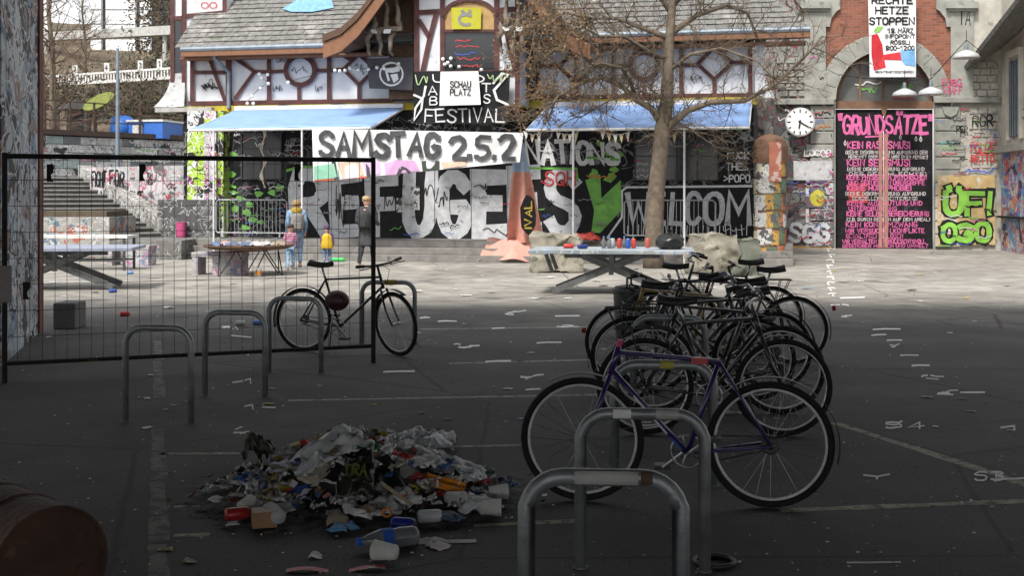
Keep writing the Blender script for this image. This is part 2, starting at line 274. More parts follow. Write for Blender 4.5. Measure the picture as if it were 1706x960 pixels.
# ---- railway bridge overhead: its deck shades everything up to the plaza
conc = mat('bridge_concrete', (.11, .108, .1), .9, scale=1.5)
br = empty('bridge', (0, 0, 0), kind='structure')
MB().box(-45, 45, -24, 13.2, 6.6, 7.4).build('deck', conc, br)
for y in (-21, -12, -3, 5, 12.4): MB().box(-44.9, 44.9, y - .3, y + .3, 5.9, 6.598).build('girder', conc, br)
pm = graffiti('pier_paint', (.36, .4, .43), [(.5, .53, .55), (.05, .055, .06), (.2, .28, .38), (.3, .22, .2)], 2.4, [(.04, .04, .045), (.6, .6, .6)], stretch=(.6, .35, .6))
pr = empty('bridge_pier', (-5.9, 13.2, 0), label='bridge pier with peeling pale blue paint beside the mesh fence', cat='pier')
pc = [(-5.0, 11.75), (-5.76, 14.6), (-7.3, 14.2), (-6.6, 11.3)]
MB().prism(pc, lambda x, y, o: Vector((x + 5.9, y - 13.2, o)), 5.9).build('shaft', pm, pr)
MB().box(-.01, .02, -.06, .06, 0, 5.88, Matrix.Translation((.16, 1.4, 0))).build('corner_strip', mat('red_oxide', (.2, .1, .08), .8), pr)
MB().box(-.14, .14, -.2, .2, 0, .33).build('concrete_block', mat('dark_concrete', (.15, .15, .145), .9, scale=5), None, bevel=.02, loc=(-5.6, 15.2, 0), label='plain grey concrete block at the foot of the pier', cat='block')
for (x, y) in ((16, 12), (17, -8), (-14, -8)): MB().box(x - .8, x + .8, y - 1.3, y + 1.3, 0, 5.895).build('pier', conc, br)

# ================================================================ HALF-TIMBERED BUILDING
hb = empty('half_timbered_building', F0, -TH, label='half-timbered hall with slate roof, blue awnings and graffiti-covered ground floor', cat='building')
uL, uR = fp(306, 200).x, fp(1256, 200).x
zB = fp(700, 173).z; zE = fp(700, 84).z             # band under the timber storey, eave
wall_m = graffiti('graffiti_black', (.018, .018, .02), [(.06, .06, .065)], 1.3, [(.2, .2, .2)])
wp = mat('white_plaster', (.6, .61, .64), .8, var=.12, scale=2, spots=[((.42, .42, .43), 3, .62), ((.3, .29, .28), 7, .7)])
tb = mat('oxblood_timber', (.075, .022, .02), .7, var=.35, scale=5, bump=.3)
MB().box(uL, uR, 0, 8, .45, zB).build('wall', wall_m, hb)
MB().box(uL + .2, uR - .1, .02, 8, zB, zE + .2).build('upper_wall', wp, hb)
MB().box(uL - .15, uR + .1, -.14, .3, zB - .16, zB + .03).build('cornice', mat('yellow_band', (.4, .31, .03), .7, spots=[((.03, .03, .03), 1.5, .53)]), hb)
def timber(pts, w, v=0, d=.055, nm='timber'):
    mb = MB(); pts = [Vector(p) for p in pts]
    for a, c in zip(pts, pts[1:]):
        t = (c - a).normalized(); s_ = Vector((-t.y, t.x)) * w / 2
        q = [a - s_, c - s_, c + s_, a + s_]; mb.prism([(p.x, p.y) for p in q], lambda x, y, o: fp(x, y, v - .03 + o), d + .03)
    return mb.build(nm, tb, hb)
def ring(cx, cy, r, w, v=0, m=None, nm='round_timber'):
    mb = MB(); n_ = 28
    P = lambda rr, k, o: fp(cx + rr * math.cos(k * 2 * math.pi / n_), cy + rr * math.sin(k * 2 * math.pi / n_), v + o)
    for k in range(n_):
        mb.add([P(r - w, k, .07), P(r, k, .07), P(r, k + 1, .07), P(r - w, k + 1, .07), P(r - w, k, 0), P(r, k, 0), P(r, k + 1, 0), P(r - w, k + 1, 0)], [(0, 1, 2, 3), (0, 3, 7, 4), (1, 5, 6, 2)])
    return mb.build(nm, m or tb, hb)
# left bays
yb = lambda x: 172 - (x - 318) * .0145; yt = lambda x: 92 - (x - 318) * .028
timber([(314, yb(314)), (655, yb(655))], 7); timber([(870, 162), (1256, 158)], 7); timber([(314, yt(314)), (600, yt(600))], 6); timber([(870, 72), (1256, 66)], 6)
for x in (320, 381, 448, 548): timber([(x, yt(x) + 3), (x, yb(x) - 3)], 10 if x == 381 else 7, d=.06)
for pts in [[(323, 120), (378, 120)], [(348, 95), (374, 166)], [(390, 96), (424, 119), (391, 164)], [(424, 119), (445, 119)], [(451, 119), (472, 118)], [(528, 117), (545, 117)], [(498, 146), (498, 166)], [(552, 117), (572, 115)],
            [(598, 90), (572, 115), (598, 141), (625, 115), (598, 90)], [(598, 143), (598, 165)], [(625, 115), (650, 114)], [(652, 90), (652, 165)], [(586, 100), (560, 86)]]: timber(pts, 6, d=.05)
ring(500, 117, 28, 8)
# right bays
for x in (896, 960, 1022, 1135, 1250): timber([(x, 74), (x, 157)], 7, d=.06)
for pts in [[(1140, 108), (1162, 108)], [(1190, 78), (1162, 106), (1190, 132), (1220, 104), (1190, 78)], [(1190, 134), (1190, 156)], [(1222, 104), (1247, 103)], [(960, 84), (930, 110), (958, 136)], [(964, 136), (990, 110), (964, 84)], [(990, 110), (1019, 110)], [(1026, 110), (1048, 109)], [(1100, 108), (1132, 108)], [(1073, 136), (1073, 156)], [(899, 110), (928, 110)]]: timber(pts, 6.5, d=.05)
ring(1073, 109, 27, 8)
# scribbles on the plaster
mb = MB(); k = ffn(.025)
for b4 in [(338, 130, 360, 160), (460, 95, 475, 105), (455, 138, 470, 155), (590, 98, 606, 132), (525, 140, 537, 156), (486, 108, 512, 124), (880, 120, 892, 150), (1150, 120, 1175, 140)]: squiggle(mb, *b4, 1.2, k, 6)
squiggle(mb, 336, 138, 362, 150, 3, k, 5); mb.build('scrawl', ('black_paint', (.02, .02, .022), .6), hb, kind='stuff')
# eave, gutter, downpipe
slate = mat('slate', (.17, .165, .155), .75, var=.35, scale=7, bump=.4, spots=[((.3, .29, .27), 1.2, .6), ((.1, .12, .08), 1.7, .62)])
def eave(x0, y0, x1, y1, v):
    a, c = fp(x0, y0, v), fp(x1, y1, v); c.z = a.z
    MB().bar(a + Vector((0, .12, -.12)), c + Vector((0, .12, -.12)), .3, .16).build('eave_board', mat('brown_board', (.2, .09, .045), .7, scale=9), hb)
    g = MB().tube([a, c], .075, 8).build('gutter', mat('zinc', (.2, .24, .28), .55, metal=.3, scale=5), hb); return a, c
a, c = eave(302, 82, 560, 73, .75); a2, c2 = eave(860, 62, 1350, 51, .75)
zinc = MC['zinc']
MB().tube([fp(355, 82, .7), fp(357, 96, .6), fp(381, 120, .18), fp(381, 180, .16)], .055, 8).build('downpipe', zinc, hb)
MB().box(uL + .2, c.x + 1.2, -.6, .1, a.z - .25, a.z - .2).build('soffit', MC['brown_board'], hb)
MB().box(c.x + 1.2, a2.x - .2, -.1, .1, a.z - .25, a.z - .2).build('soffit', MC['brown_board'], hb); MB().box(a2.x - .2, c2.x - .1, -.6, .1, a.z - .25, a.z - .2).build('soffit', MC['brown_board'], hb)
def slates(u0, u1, z0, rows, hipL, hipR, name='slate_row'):          # each course of slates overlaps the one below
    rise, run = .155, .17
    for r in range(rows):
        x0 = u0 + hipL * r * run; x1 = u1 - hipR * r * run
        if x1 - x0 < .3: break
        mb = MB(); x = x0; 
        while x < x1 - .01:
            w = min(random.uniform(.2, .3), x1 - x); j = random.uniform(0, .012); y = -.78 + r * run; z = z0 + r * rise
            mb.box(x + .004, x + w - .004, 0, .26, 0, .012, Matrix.Translation((0, y, z + .05 + j)) @ Matrix.Rotation(math.atan2(rise - .035, run), 4, 'X')); x += w
        mb.build(name, slate, hb)
slates(fp(313, 80).x, fp(700, 80).x, a.z, 24, 0, 0); slates(fp(850, 60).x, c2.x, a2.z, 24, 0, 1.0)
MB().add([Vector(p) for p in [(a.x, -.7, a.z), (c2.x, -.7, a.z), (c2.x - 4.2, 4.0, a.z + 4.2), (a.x + 1.6, 4.0, a.z + 4.2), (a.x + 1.6, 8, a.z + 1), (c2.x - 2, 8, a.z + 1)]], [(0, 1, 2, 3), (3, 2, 5, 4), (1, 5, 2), (0, 3, 4)]).build('roof', slate, hb)
# big painted patch on the slates
def roofpt(px, py, o):
    # walk from the eave back: the first v where the sight line dips under the slates
    v = .78
    while v > -6 and fp(px, py, v).z > a.z + (.78 - v) * .155 / .17 + o: v -= .01
    return fp(px, py, v)
mb = MB(); mb.prism([(470, 14), (500, -4), (552, -4), (556, 12), (520, 19), (486, 19)], lambda x, y, o: roofpt(x, y, .1 + o), .015); mb.build('blue_paint_patch', ('sky_blue_paint', (.16, .33, .55), .7, 0, .2, 8), hb)
# corner turret
TV = -.5; tx0, tx1 = fp(284, 100, TV).x, fp(378, 100, TV).x
MB().box(tx0, tx1, -TV, 2.5, zB, zB + 5.2).build('turret_wall', wp, hb)
for pts in [[(287, -30), (287, 172)], [(306, -30), (306, 172)], [(374, -30), (374, 62)], [(310, 26), (372, 20)], [(328, 28), (338, 58)], [(289, 30), (304, 29)], [(310, 66), (370, 50)]]: timber(pts, 7, TV)
MB().prism([(291, 35), (302, 34), (302, 120), (291, 121)], lambda x, y, o: fp(x, y, TV - .02 + o), .05).build('turret_window', mat('dark_glass', (.02, .022, .025), .15, bump=0), hb)
MB().bar(fp(313, 68, TV + .1), fp(382, 38, TV + .1), .1, .16).build('flashing', zinc, hb)
mb = MB(); 
for cx_ in (341, 355): ribbon(mb, [(cx_ + 6 * math.cos(t_ * .45), 8 + 5 * math.sin(t_ * .45)) for t_ in range(15)], 1.5, ffn(TV + .02), .004)
ribbon(mb, [(335, 22), (348, 19), (362, 22)], 1.6, ffn(TV + .02), .006); squiggle(mb, 340, 28, 358, 46, 1.4, ffn(TV + .02), 5); mb.build('scrawl', ('red_paint', (.5, .04, .04), .6), hb, kind='stuff')
# flared plaster skirt under the turret
MB().sheet(lambda i, j: fp(284 - 28 * (1 - j) ** 2.2 + i * (24 + 26 * (1 - j) ** 2.2), 178 - 56 * j, TV + .02 + .45 * (1 - j) ** 2), 6, 10).build('flared_skirt', mat('grey_plaster', (.4, .4, .4), .85, var=.2, scale=4, spots=[((.15, .15, .15), 5, .6)]), hb, thick=.06)
MB().box(tx0 - .05, uL + 1.0, -.3, .6, zB - .13, zB - .01).build('turret_base', mat('grey_render', (.36, .35, .33), .8), hb)
# painted corner pier under the turret
cm = graffiti('corner_paint', (.35, .52, .05), [(.22, .03, .16), (.55, .55, .55), (.02, .02, .02)], 1.4, [(.02, .02, .02), (.7, .7, .7)])
MB().box(fp(312, 300, .4).x, fp(372, 300, .4).x, -.4, -.004, .5, zB - .125).build('corner_pier', cm, hb)
MB().box(fp(340, 300, .5).x, fp(360, 300, .5).x, -.5, -.405, .5, zB - .13).build('pilaster', graffiti('pilaster_paint', (.5, .5, .5), [(.02, .02, .02), (.35, .52, .05)], 2, [(.3, .03, .2)]), hb)
# ground-floor windows
gl = MC['dark_glass']
def window(x0, y0, x1, y1, nx, ny, fm):
    w = MB().prism([(x0, y0), (x1, y0), (x1, y1), (x0, y1)], lambda x, y, o: fp(x, y, -.04 + o), .06).build('window', gl, hb); mb = MB()
    for i in range(nx + 1): x = x0 + (x1 - x0) * i / nx; mb.prism([(x - 1, y0), (x + 1, y0), (x + 1, y1), (x - 1, y1)], lambda x, y, o: fp(x, y, .02 + o), .04)
    for i in range(ny + 1): y = y0 + (y1 - y0) * i / ny; mb.prism([(x0, y - .8), (x1, y - .8), (x1, y + .8), (x0, y + .8)], lambda x, y, o: fp(x, y, .021 + o), .043)
    mb.build('frame', fm, w)
dk = mat('dark_frame', (.05, .05, .05), .6)
window(402, 222, 468, 298, 2, 3, dk); window(1058, 220, 1196, 300, 4, 2, dk)
# ---- painted lettering of the ground floor (silver blocks edged in black, as sprayed)
silver = mat('silver_spray', (.52, .53, .55), .5, var=.2, scale=5, bump=.2, spots=[((.25, .25, .26), 2.5, .6)])
wpaint = mat('white_spray', (.66, .66, .66), .6, var=.12, scale=6); bk = mat('black_paint', (.02, .02, .022), .6)
mb = MB().prism([(478, 274), (1036, 274), (1020, 398), (478, 398)], lambda x, y, o: fp(x, y, o), .004); mb.build('black_backing', bk, hb); mat('dirty_white_paint', (.5, .5, .51), .7, spots=[((.1, .1, .1), 1.6, .6), ((.3, .3, .3), 5, .58)])
L1, L2 = MB(), MB()
for ch, x0, x1 in [('R', 494, 540), ('E', 562, 600), ('F', 622, 656), ('U', 678, 716), ('G', 738, 776), ('E', 798, 834), ('E', 860, 894), ('S', 918, 960)]:
    L2 = MB(); text(L2, ch, x0, 293, x1, 386, 23, ffn(.008), jit=.8); L2.build('lettering', silver, hb)
MB().prism([(975, 300), (1000, 290), (1002, 330), (1034, 300), (1036, 350), (1000, 388), (985, 388), (990, 350)], lambda x, y, o: fp(x, y, .02 + o), .006).build('green_letter', ('green_spray', (.16, .42, .07), .6, 0, .3, 4), hb)
mb = MB(); 
for p in [[(478, 284), (500, 278), (640, 279)], [(872, 280), (960, 281), (962, 300)], [(980, 262), (1030, 266)], [(355, 300), (392, 312)]]: ribbon(mb, p, 4, ffn(.016), .004)
mb.build('green_line', MC['green_spray'], hb, kind='stuff')
mb = MB()
for (x0, y0, x1, y1) in [(356, 308, 398, 340), (400, 312, 470, 342), (385, 345, 470, 380), (350, 250, 396, 290), (980, 282, 1030, 300), (1000, 225, 1048, 262)]:
    for _ in range(5): X, Y = random.uniform(x0, x1), random.uniform(y0, y1); mb.prism([(X + random.uniform(5, 11) * math.cos(t), Y + random.uniform(3, 8) * math.sin(t)) for t in (0, 1, 2, 3, 4, 5)], lambda x, y, o: fp(x, y, .002 + o), .004 + .001 * _)
mb.build('green_blots', MC['green_spray'], hb, kind='stuff')
mb = MB().prism([(1030, 312), (1254, 310), (1254, 396), (1005, 398), (1032, 360)], lambda x, y, o: fp(x, y, .006 + o), .006); mb.build('black_backing', bk, hb)
L2 = MB()
for ch, x0, x1 in [('W', 1046, 1082), ('E', 1092, 1106), ('L', 1118, 1134), ('C', 1144, 1164), ('O', 1174, 1202), ('M', 1212, 1248)]: text(L2, ch, x0, 324, x1, 372, 9, ffn(.016), jit=.6)
L2.build('lettering', silver, hb)
def wput(nm='white_lettering'):
    global mb
    mb.build(nm, wpaint, hb); mb = MB()
mb = MB(); ribbon(mb, [(1012, 396), (1036, 362), (1036, 318), (1044, 312), (1252, 310)], 3.5, ffn(.016), .006)
for x in range(1046, 1250, 9): ribbon(mb, [(x, 378 + random.uniform(-4, 2)), (x + random.uniform(-2, 2), 392)], 1.4, ffn(.016), .008)
wput('white_border'); squiggle(mb, 1205, 376, 1240, 388, 1.3, ffn(.018), 5); wput(); text(mb, 'NATIONS', 878, 238, 1030, 271, 9, ffn(.01)); wput()
text(mb, 'FUCK', 1212, 254, 1247, 264, 2, ffn(.01)); text(mb, 'THE...', 1210, 272, 1246, 283, 2, ffn(.01)); text(mb, '>POPO', 1206, 291, 1249, 303, 2, ffn(.01)); wput()
for k_ in range(3): squiggle(mb, 474, 240 + k_ * 8, 502, 245 + k_ * 8, .8, ffn(.01), 7)
for k_ in range(3): squiggle(mb, 1056, 270 + k_ * 10, 1080, 277 + k_ * 10, 1, ffn(.03), 6)
for _ in range(26): X, Y = random.uniform(480, 860), random.uniform(192, 214); squiggle(mb, X, Y, X + 4, Y + 3, 1, ffn(.01), 2)
mb.build('white_lettering', wpaint, hb, kind='stuff')
mb = MB(); text(mb, 'SQH', 908, 286, 958, 308, 2.6, ffn(.03)); mb.build('scrawl', MC['red_paint'] if 'red_paint' in MC else ('red_paint', (.5, .04, .04), .6), hb)
mb = MB(); squiggle(mb, 978, 286, 1024, 300, 2, ffn(.03), 6); mb.build('scrawl', ('orange_spray', (.6, .16, .03), .6), hb)
mb = MB()
for (x0, y0, x1, y1) in [(800, 300, 835, 330), (700, 300, 730, 345), (640, 320, 665, 350), (805, 378, 850, 394), (730, 310, 745, 350), (560, 300, 575, 385)]: squiggle(mb, x0, y0, x1, y1, 1.5, ffn(.026), 6)
for x in (552, 606, 665, 724, 785, 846, 903): ribbon(mb, [(x, 276), (x, 396)], .7, ffn(.03), 0)
mb.build('scrawl', bk, hb, kind='stuff')
# layers of small tags over the whole ground floor
tagm = [('tag_white', (.6, .6, .6)), ('tag_grey', (.25, .25, .26)), ('tag_black', (.015, .015, .016)), ('tag_red', (.4, .03, .05)), ('tag_blue', (.04, .1, .4)), ('tag_green', (.15, .4, .08)), ('tag_pink', (.5, .1, .3))]
tagb = [MB() for _ in tagm]
def spray(tb_, x0, y0, x1, y1, n_, fn, wts, big=1.):
    for _ in range(n_):
        x, y = random.uniform(x0, x1), random.uniform(y0, y1); w = random.uniform(8, 26) * big; h = random.uniform(4, 9) * big; k_ = random.choices(range(7), wts)[0]; yb_ = min(y + h, y1); x2 = min(x + w, x1)
        squiggle(tb_[k_], x, y, x2, yb_, random.uniform(.7, 1.9) * big, fn, random.randint(2, 6), .005)
spray(tagb, 345, 186, 1250, 268, 70, ffn(.06), (5, 4, 0, 1, 1, 2, 1)); spray(tagb, 345, 300, 478, 392, 30, ffn(.06), (5, 3, 1, 2, 1, 3, 2)); spray(tagb, 484, 290, 1020, 392, 45, ffn(.06), (1, 3, 8, 1, 1, 1, 0)); spray(tagb, 314, 186, 360, 390, 24, ffn(.52), (4, 1, 4, 2, 1, 2, 3))
for k_, (nm_, c_) in enumerate(tagm): tagb[k_].build('small_tags', (nm_, c_, .65), hb, kind='stuff')
# paste-ups
for (x, y, w, h) in [(575, 325, 10, 14), (660, 330, 16, 24), (684, 310, 15, 40), (622, 345, 9, 12)]: MB().prism([(x, y), (x + w, y), (x + w, y + h), (x, y + h)], lambda x, y, o: fp(x, y, .03 + o), .004).build('pasted_poster', graffiti('poster_bw', (.55, .55, .54), [(.05, .05, .05)], 6, [(.1, .1, .1)]), hb)
# ---- central gable: wall, window, arched bargeboards
gy = 1.3
MB().box(fp(690, 60, gy).x, fp(866, 60, gy).x, -gy, .018, fp(700, 175, gy).z, zE + 3.4).build('gable_wall', wp, hb)
for pts in [[(694, -40), (694, 190)], [(737, -40), (737, 120)], [(827, -40), (827, 120)], [(862, -40), (862, 190)], [(697, 20), (733, 18)], [(830, 16), (860, 14)], [(697, 32), (716, 62), (727, 20)], [(716, 62), (704, 118)], [(832, 20), (845, 58), (856, 22)], [(845, 58), (858, 118)], [(690, 122), (866, 120)]]: timber(pts, 8, gy)
MB().prism([(741, 52), (823, 52), (823, 118), (741, 118)], lambda x, y, o: fp(x, y, gy + o), .03).build('gable_window', gl, hb)
arc = [(741, 50)] + [(782 - 41 * math.cos(t * math.pi / 10), 26 - 24 * math.sin(t * math.pi / 10)) for t in range(11)] + [(823, 50)]
MB().prism(arc, lambda x, y, o: fp(x, y, gy + o), .03).build('wooden_panel', ('ply_panel', (.4, .25, .1), .7), hb)
timber([(741, 26)] + [(782 - 43 * math.cos(t * math.pi / 12), 26 - 27 * math.sin(t * math.pi / 12)) for t in range(13)], 6, gy, .09); timber([(740, 51), (824, 51)], 5, gy, .09)
mb = MB()
for y, x0, x1 in [(70, 758, 784), (80, 760, 798), (100, 762, 800), (112, 770, 800)]: squiggle(mb, x0, y - 6, x1, y, 1.5, ffn(gy + .035), 6)
mb.build('red_writing', MC['red_paint'], hb, kind='stuff')
mb = MB(); squiggle(mb, 757, 86, 792, 93, 1.5, ffn(gy + .035), 6); mb.build('blue_writing', ('blue_paint', (.04, .1, .5), .6), hb)
brn = mat('dark_brown_wood', (.085, .042, .022), .7, var=.3, scale=6, bump=.3)
prof = [(540, 78), (570, 66), (597, 42), (620, 12), (650, -30), (700, -85), (762, -130)]; prof = prof + [(1524 - x, y) for x, y in prof[-2::-1]]
def gp(i, y, out=0): p = fp(*prof[i], 2.2); return Vector((p.x, y, p.z + out))
n_ = len(prof); mb = MB()
for i in range(n_ - 1): mb.add([gp(i, -2.2), gp(i + 1, -2.2), gp(i + 1, 5), gp(i, 5), gp(i, -2.2, .22), gp(i + 1, -2.2, .22), gp(i + 1, 5, .22), gp(i, 5, .22)], [(0, 3, 2, 1), (4, 5, 6, 7), (0, 1, 5, 4), (2, 3, 7, 6), (0, 4, 7, 3), (1, 2, 6, 5)])
mb.build('gable_roof', brn, hb)
for k_, (o1, o2, yy, mm) in enumerate([(-.3, .1, -2.28, 'brown_board'), (.12, .3, -2.33, 'dark_brown_wood')]):
    mb = MB()
    for i in range(n_ - 1): mb.add([gp(i, yy, o1), gp(i + 1, yy, o1), gp(i + 1, yy, o2), gp(i, yy, o2), gp(i, yy + .07, o1), gp(i + 1, yy + .07, o1), gp(i + 1, yy + .07, o2), gp(i, yy + .07, o2)], [(0, 1, 2, 3), (4, 7, 6, 5), (0, 4, 5, 1), (3, 2, 6, 7), (0, 3, 7, 4), (1, 5, 6, 2)])
    mb.build('bargeboard', MC[mm], hb)
for x in (640, 662, 684, 872, 890): MB().bar(fp(x, 0, 1.2) + Vector((0, 0, -.3)), fp(x, -30, 1.2), .14, .2).build('bracket', brn, hb)
MB().box(fp(648, 60, .5).x, fp(690, 60, .5).x, -.5, 0, fp(660, 165, .5).z, fp(660, -30, .5).z).build('gable_cheek', brn, hb)
MB().box(fp(866, 60, .5).x, fp(884, 60, .5).x, -.5, 0, fp(870, 165, .5).z, fp(870, -30, .5).z).build('gable_cheek', brn, hb)
# flared end bracket on the right
MB().sheet(lambda i, j: Vector((fp(1258, 100).x + i * (.5 - .32 * math.sin(j * 2.4)), -.02 - .3 * j * j, zB + j * (zE - zB))), 6, 10).build('flared_end', wp, hb, thick=.06)

# ---- platform with three steps in front of the hall
pf = empty('platform', F0, -TH, kind='structure'); stm = mat('step_concrete', (.2, .19, .175), .85, var=.25, scale=4, bump=.3, spots=[((.1, .1, .09), 2, .6)])
for i in range(3): MB().box(-12.2, 7.3, -(2.35 - .38 * i), .3 + .001 * i, .167 * i, .167 * (i + 1) - .002).build('step', stm, pf, bevel=.012)

# ---- awnings
blue = mat('awning_blue', (.22, .35, .62), .75, var=.1, scale=2, bump=.05)
def awning(x0, x1, yr, yf, v, label, poles):
    u0, u1 = fp(x0, yr, .16).x, fp(x1, yr, .16).x; zr = fp((x0 + x1) / 2, yr, .16).z; zf = fp((x0 + x1) / 2, yf, v).z
    o = empty('awning', fw((u0 + u1) / 2, -.16, 0), -TH, label=label, cat='awning'); w = (u1 - u0) / 2; y1 = -v + .16
    MB().sheet(lambda i, j: Vector((-w + 2 * w * i, y1 * j, zr + (zf - zr) * j - .04 * math.sin(j * math.pi) - .02 * math.sin(i * 19) * j)), 30, 8).build('canopy', blue, o, thick=.02, smooth=True)
    MB().tube([(-w, y1, zf - .02), (w, y1, zf - .02)], .035, 8).build('front_bar', ('white_metal', (.6, .6, .6), .5), o)
    for s in (-1, 1): MB().bar((s * w, 0, zr - .03), (s * w, y1, zf - .03), .03, .05).build('side_arm', MC['white_metal'], o)
    MB().box(-w, w, -.1, .05, zr - .06, zr + .1).build('roller_box', MC['white_metal'], o)
    for px in poles:
        u = fp(px, 300, v).x - (u0 + u1) / 2; MB().tube([(u, y1, 0 if v > 2.4 else .17), (u, y1, zf - .03)], .026, 8).build('pole', MC['white_metal'], o)
    return o
awning(393, 673, 181, 213, 2.9, 'pale blue awning above the crowd barrier and the window with a dangling ribbon', [356, 503])
awning(912, 1252, 174, 213, 2.9, 'pale blue awning behind the bare tree, with pennants below it', [955, 1140])

# ---- banners and cloths on the hall
def cloth(name, corners, v, m, label, cat='banner', wave=.05, nu=24, nv=14, group=None, holes=0, thick=.006):
    """corners in photo pixels TL TR BR BL; hangs v metres in front of the facade. Returns root and a brush function for its surface"""
    TL, TR, BR, BL = [Vector(c) for c in corners]; c0 = (TL + TR + BR + BL) / 4
    q = fp(c0.x, max(BL.y, BR.y), v); o = empty(name, fw(q.x, q.y, q.z), -TH, label=label, cat=cat, group=group)
    def wv(x, y): return wave * (math.sin(x * .09 + y * .02) * .6 + math.sin(x * .031 - y * .06 + 1) + math.sin(x * .21 + y * .1) * .25)
    def fn(x, y, off): return fp(x, y, v + wv(x, y) + off) - q
    MB().sheet(lambda i, j: (lambda p: fn(p.x, p.y, 0))((TL * (1 - i) + TR * i) * (1 - j) + (BL * (1 - i) + BR * i) * j), nu, nv).build('cloth', m, o, smooth=True)
    return o, fn
wc = mat('white_cloth', (.7, .7, .7), .85, var=.06, scale=3, bump=.05); bc = mat('black_cloth', (.022, .022, .024), .9, var=.2, scale=3, bump=.05)
o, fn = cloth('event_banner', [(520, 214), (872, 221), (866, 270), (522, 303)], 3.0, wc, 'long white banner brushed with SAMSTAG 2.5.2 hung in front of the hall', nu=60, wave=.03)
mb = MB(); text(mb, 'SAMSTAG', 534, 222, 730, 259, 8, fn, jit=1.2, base=.05); text(mb, '2.5.2', 752, 227, 856, 264, 8, fn, jit=1.2, base=.05); mb.build('lettering', ('brush_black', (.05, .05, .055), .7, 0, .4, 9), o)
def patch(poly, c, nm): MB().prism([p for p in poly], lambda x, y, q_: fn(x, y, .008 + q_), .008).build('painted_patch', (nm, c, .8, 0, .12, 5), o)
patch([(523, 277), (560, 272), (566, 296), (523, 300)], (.25, .5, .36), 'mint_paint'); patch([(562, 271), (600, 269), (606, 292), (570, 296)], (.62, .45, .34), 'peach_paint'); patch([(640, 272), (660, 266), (690, 268), (700, 285), (676, 287), (660, 291), (642, 292)], (.6, .35, .58), 'lilac_paint')
patch([(604, 269), (632, 268), (634, 290), (610, 292)], (.6, .4, .6), 'lilac_paint2'); patch([(702, 268), (732, 268), (732, 284), (704, 286)], (.05, .06, .05), 'dark_paint'); patch([(735, 270), (778, 268), (778, 276), (738, 281)], (.63, .47, .36), 'peach_paint2'); patch([(523, 299.5), (615, 293), (614, 296), (524, 302.5)], (.6, .1, .05), 'red_edge_paint')
mb = MB(); ribbon(mb, [(556, 272), (560, 298)], 7, fn, .028); ribbon(mb, [(612, 270), (614, 293)], 6, fn, .028); ribbon(mb, [(664, 290), (668, 281), (676, 279), (682, 287)], 6, fn, .028); mb.build('black_strokes', MC['brush_black'], o)
o, fn = cloth('festival_banner', [(690, 119), (850, 118), (846, 207), (689, 206)], gy + .3, bc, 'black cloth painted FESTIVAL hanging below the gable window', wave=.03)
mb = MB(); text(mb, 'FESTIVAL', 708, 181, 840, 203, 2.6, fn, base=.02); text(mb, 'A', 714, 144, 728, 158, 2.2, fn, base=.02); text(mb, 'B', 716, 160, 728, 174, 2.2, fn, base=.02); text(mb, 'S', 806, 157, 816, 171, 2.2, fn, base=.02); text(mb, 'T', 803, 139, 817, 152, 2.2, fn, base=.02); text(mb, 'UND', 722, 124, 806, 137, 2.2, fn, base=.02)
ribbon(mb, [(822, 138), (836, 122), (846, 124), (832, 140), (823, 150), (828, 166), (846, 174)], 4, fn, .03); ribbon(mb, [(690, 158), (704, 164), (702, 182), (690, 200), (692, 180), (706, 160), (709, 144)], 3.5, fn, .03)
mb.build('lettering', wpaint, o)
mb = MB(); squiggle(mb, 692, 122, 712, 150, 2, fn, 5, .03); squiggle(mb, 812, 120, 846, 140, 2, fn, 5, .04); mb.build('green_squiggle', ('pale_green', (.35, .5, .25), .7), o, kind='stuff')
o, fn = cloth('small_banner', [(734, 119), (797, 118), (801, 174), (732, 176)], gy + .55, wc, 'small white cloth printed SCHAU PLATZ pinned over the black banner', wave=.02)
mb = MB(); text(mb, 'SCHAU', 750, 135, 784, 145, 1.7, fn, jit=0, base=.02); mb.build('lettering', bk, o); mb = MB(); text(mb, 'PLATZ', 750, 148, 784, 158, 1.7, fn, jit=0, base=.02); mb.build('lettering', bk, o)
o, fn = cloth('grey_flag', [(611, 97), (690, 95), (687, 150), (615, 147)], .75, ('grey_flag_cloth', (.07, .068, .075), .9, 0, .15, 3, .05), 'dark grey flag with a round white two-flags emblem beside the gable', 'flag', wave=.03)
mb = MB(); ribbon(mb, [(652 + 19 * math.cos(t * .33), 123 + 19 * math.sin(t * .33)) for t in range(20)], 3, fn, .012); mb.build('emblem_ring', wpaint, o)
MB().prism([(640, 113), (656, 112), (666, 108), (666, 118), (654, 121), (646, 120), (650, 134), (646, 135)], lambda x, y, q_: fn(x, y, .014 + q_), .006).build('emblem_flag', wpaint, o)
MB().prism([(650, 124), (662, 122), (664, 132), (656, 138)], lambda x, y, q_: fn(x, y, .014 + q_), .006).build('emblem_flag', wpaint, o)
o, fn = cloth('yellow_flag', [(752, 12), (802, 12), (801, 48), (753, 48)], gy + .14, ('yellow_cloth', (.42, .4, .03), .85, 0, .1, 3, .05), 'yellow-green flag with a grey wreath emblem in the gable arch', 'flag', wave=.01)
mb = MB(); ribbon(mb, [(776 + 11 * math.cos(1.0 + t * .5), 32 - 9 * math.sin(-1.0 - t * .5)) for t in range(10)], 5, fn, .01); ribbon(mb, [(770, 18), (775, 24)], 5, fn, .012); ribbon(mb, [(783, 18), (779, 24)], 5, fn, .012); mb.build('emblem', ('emblem_grey', (.2, .2, .21), .8), o)
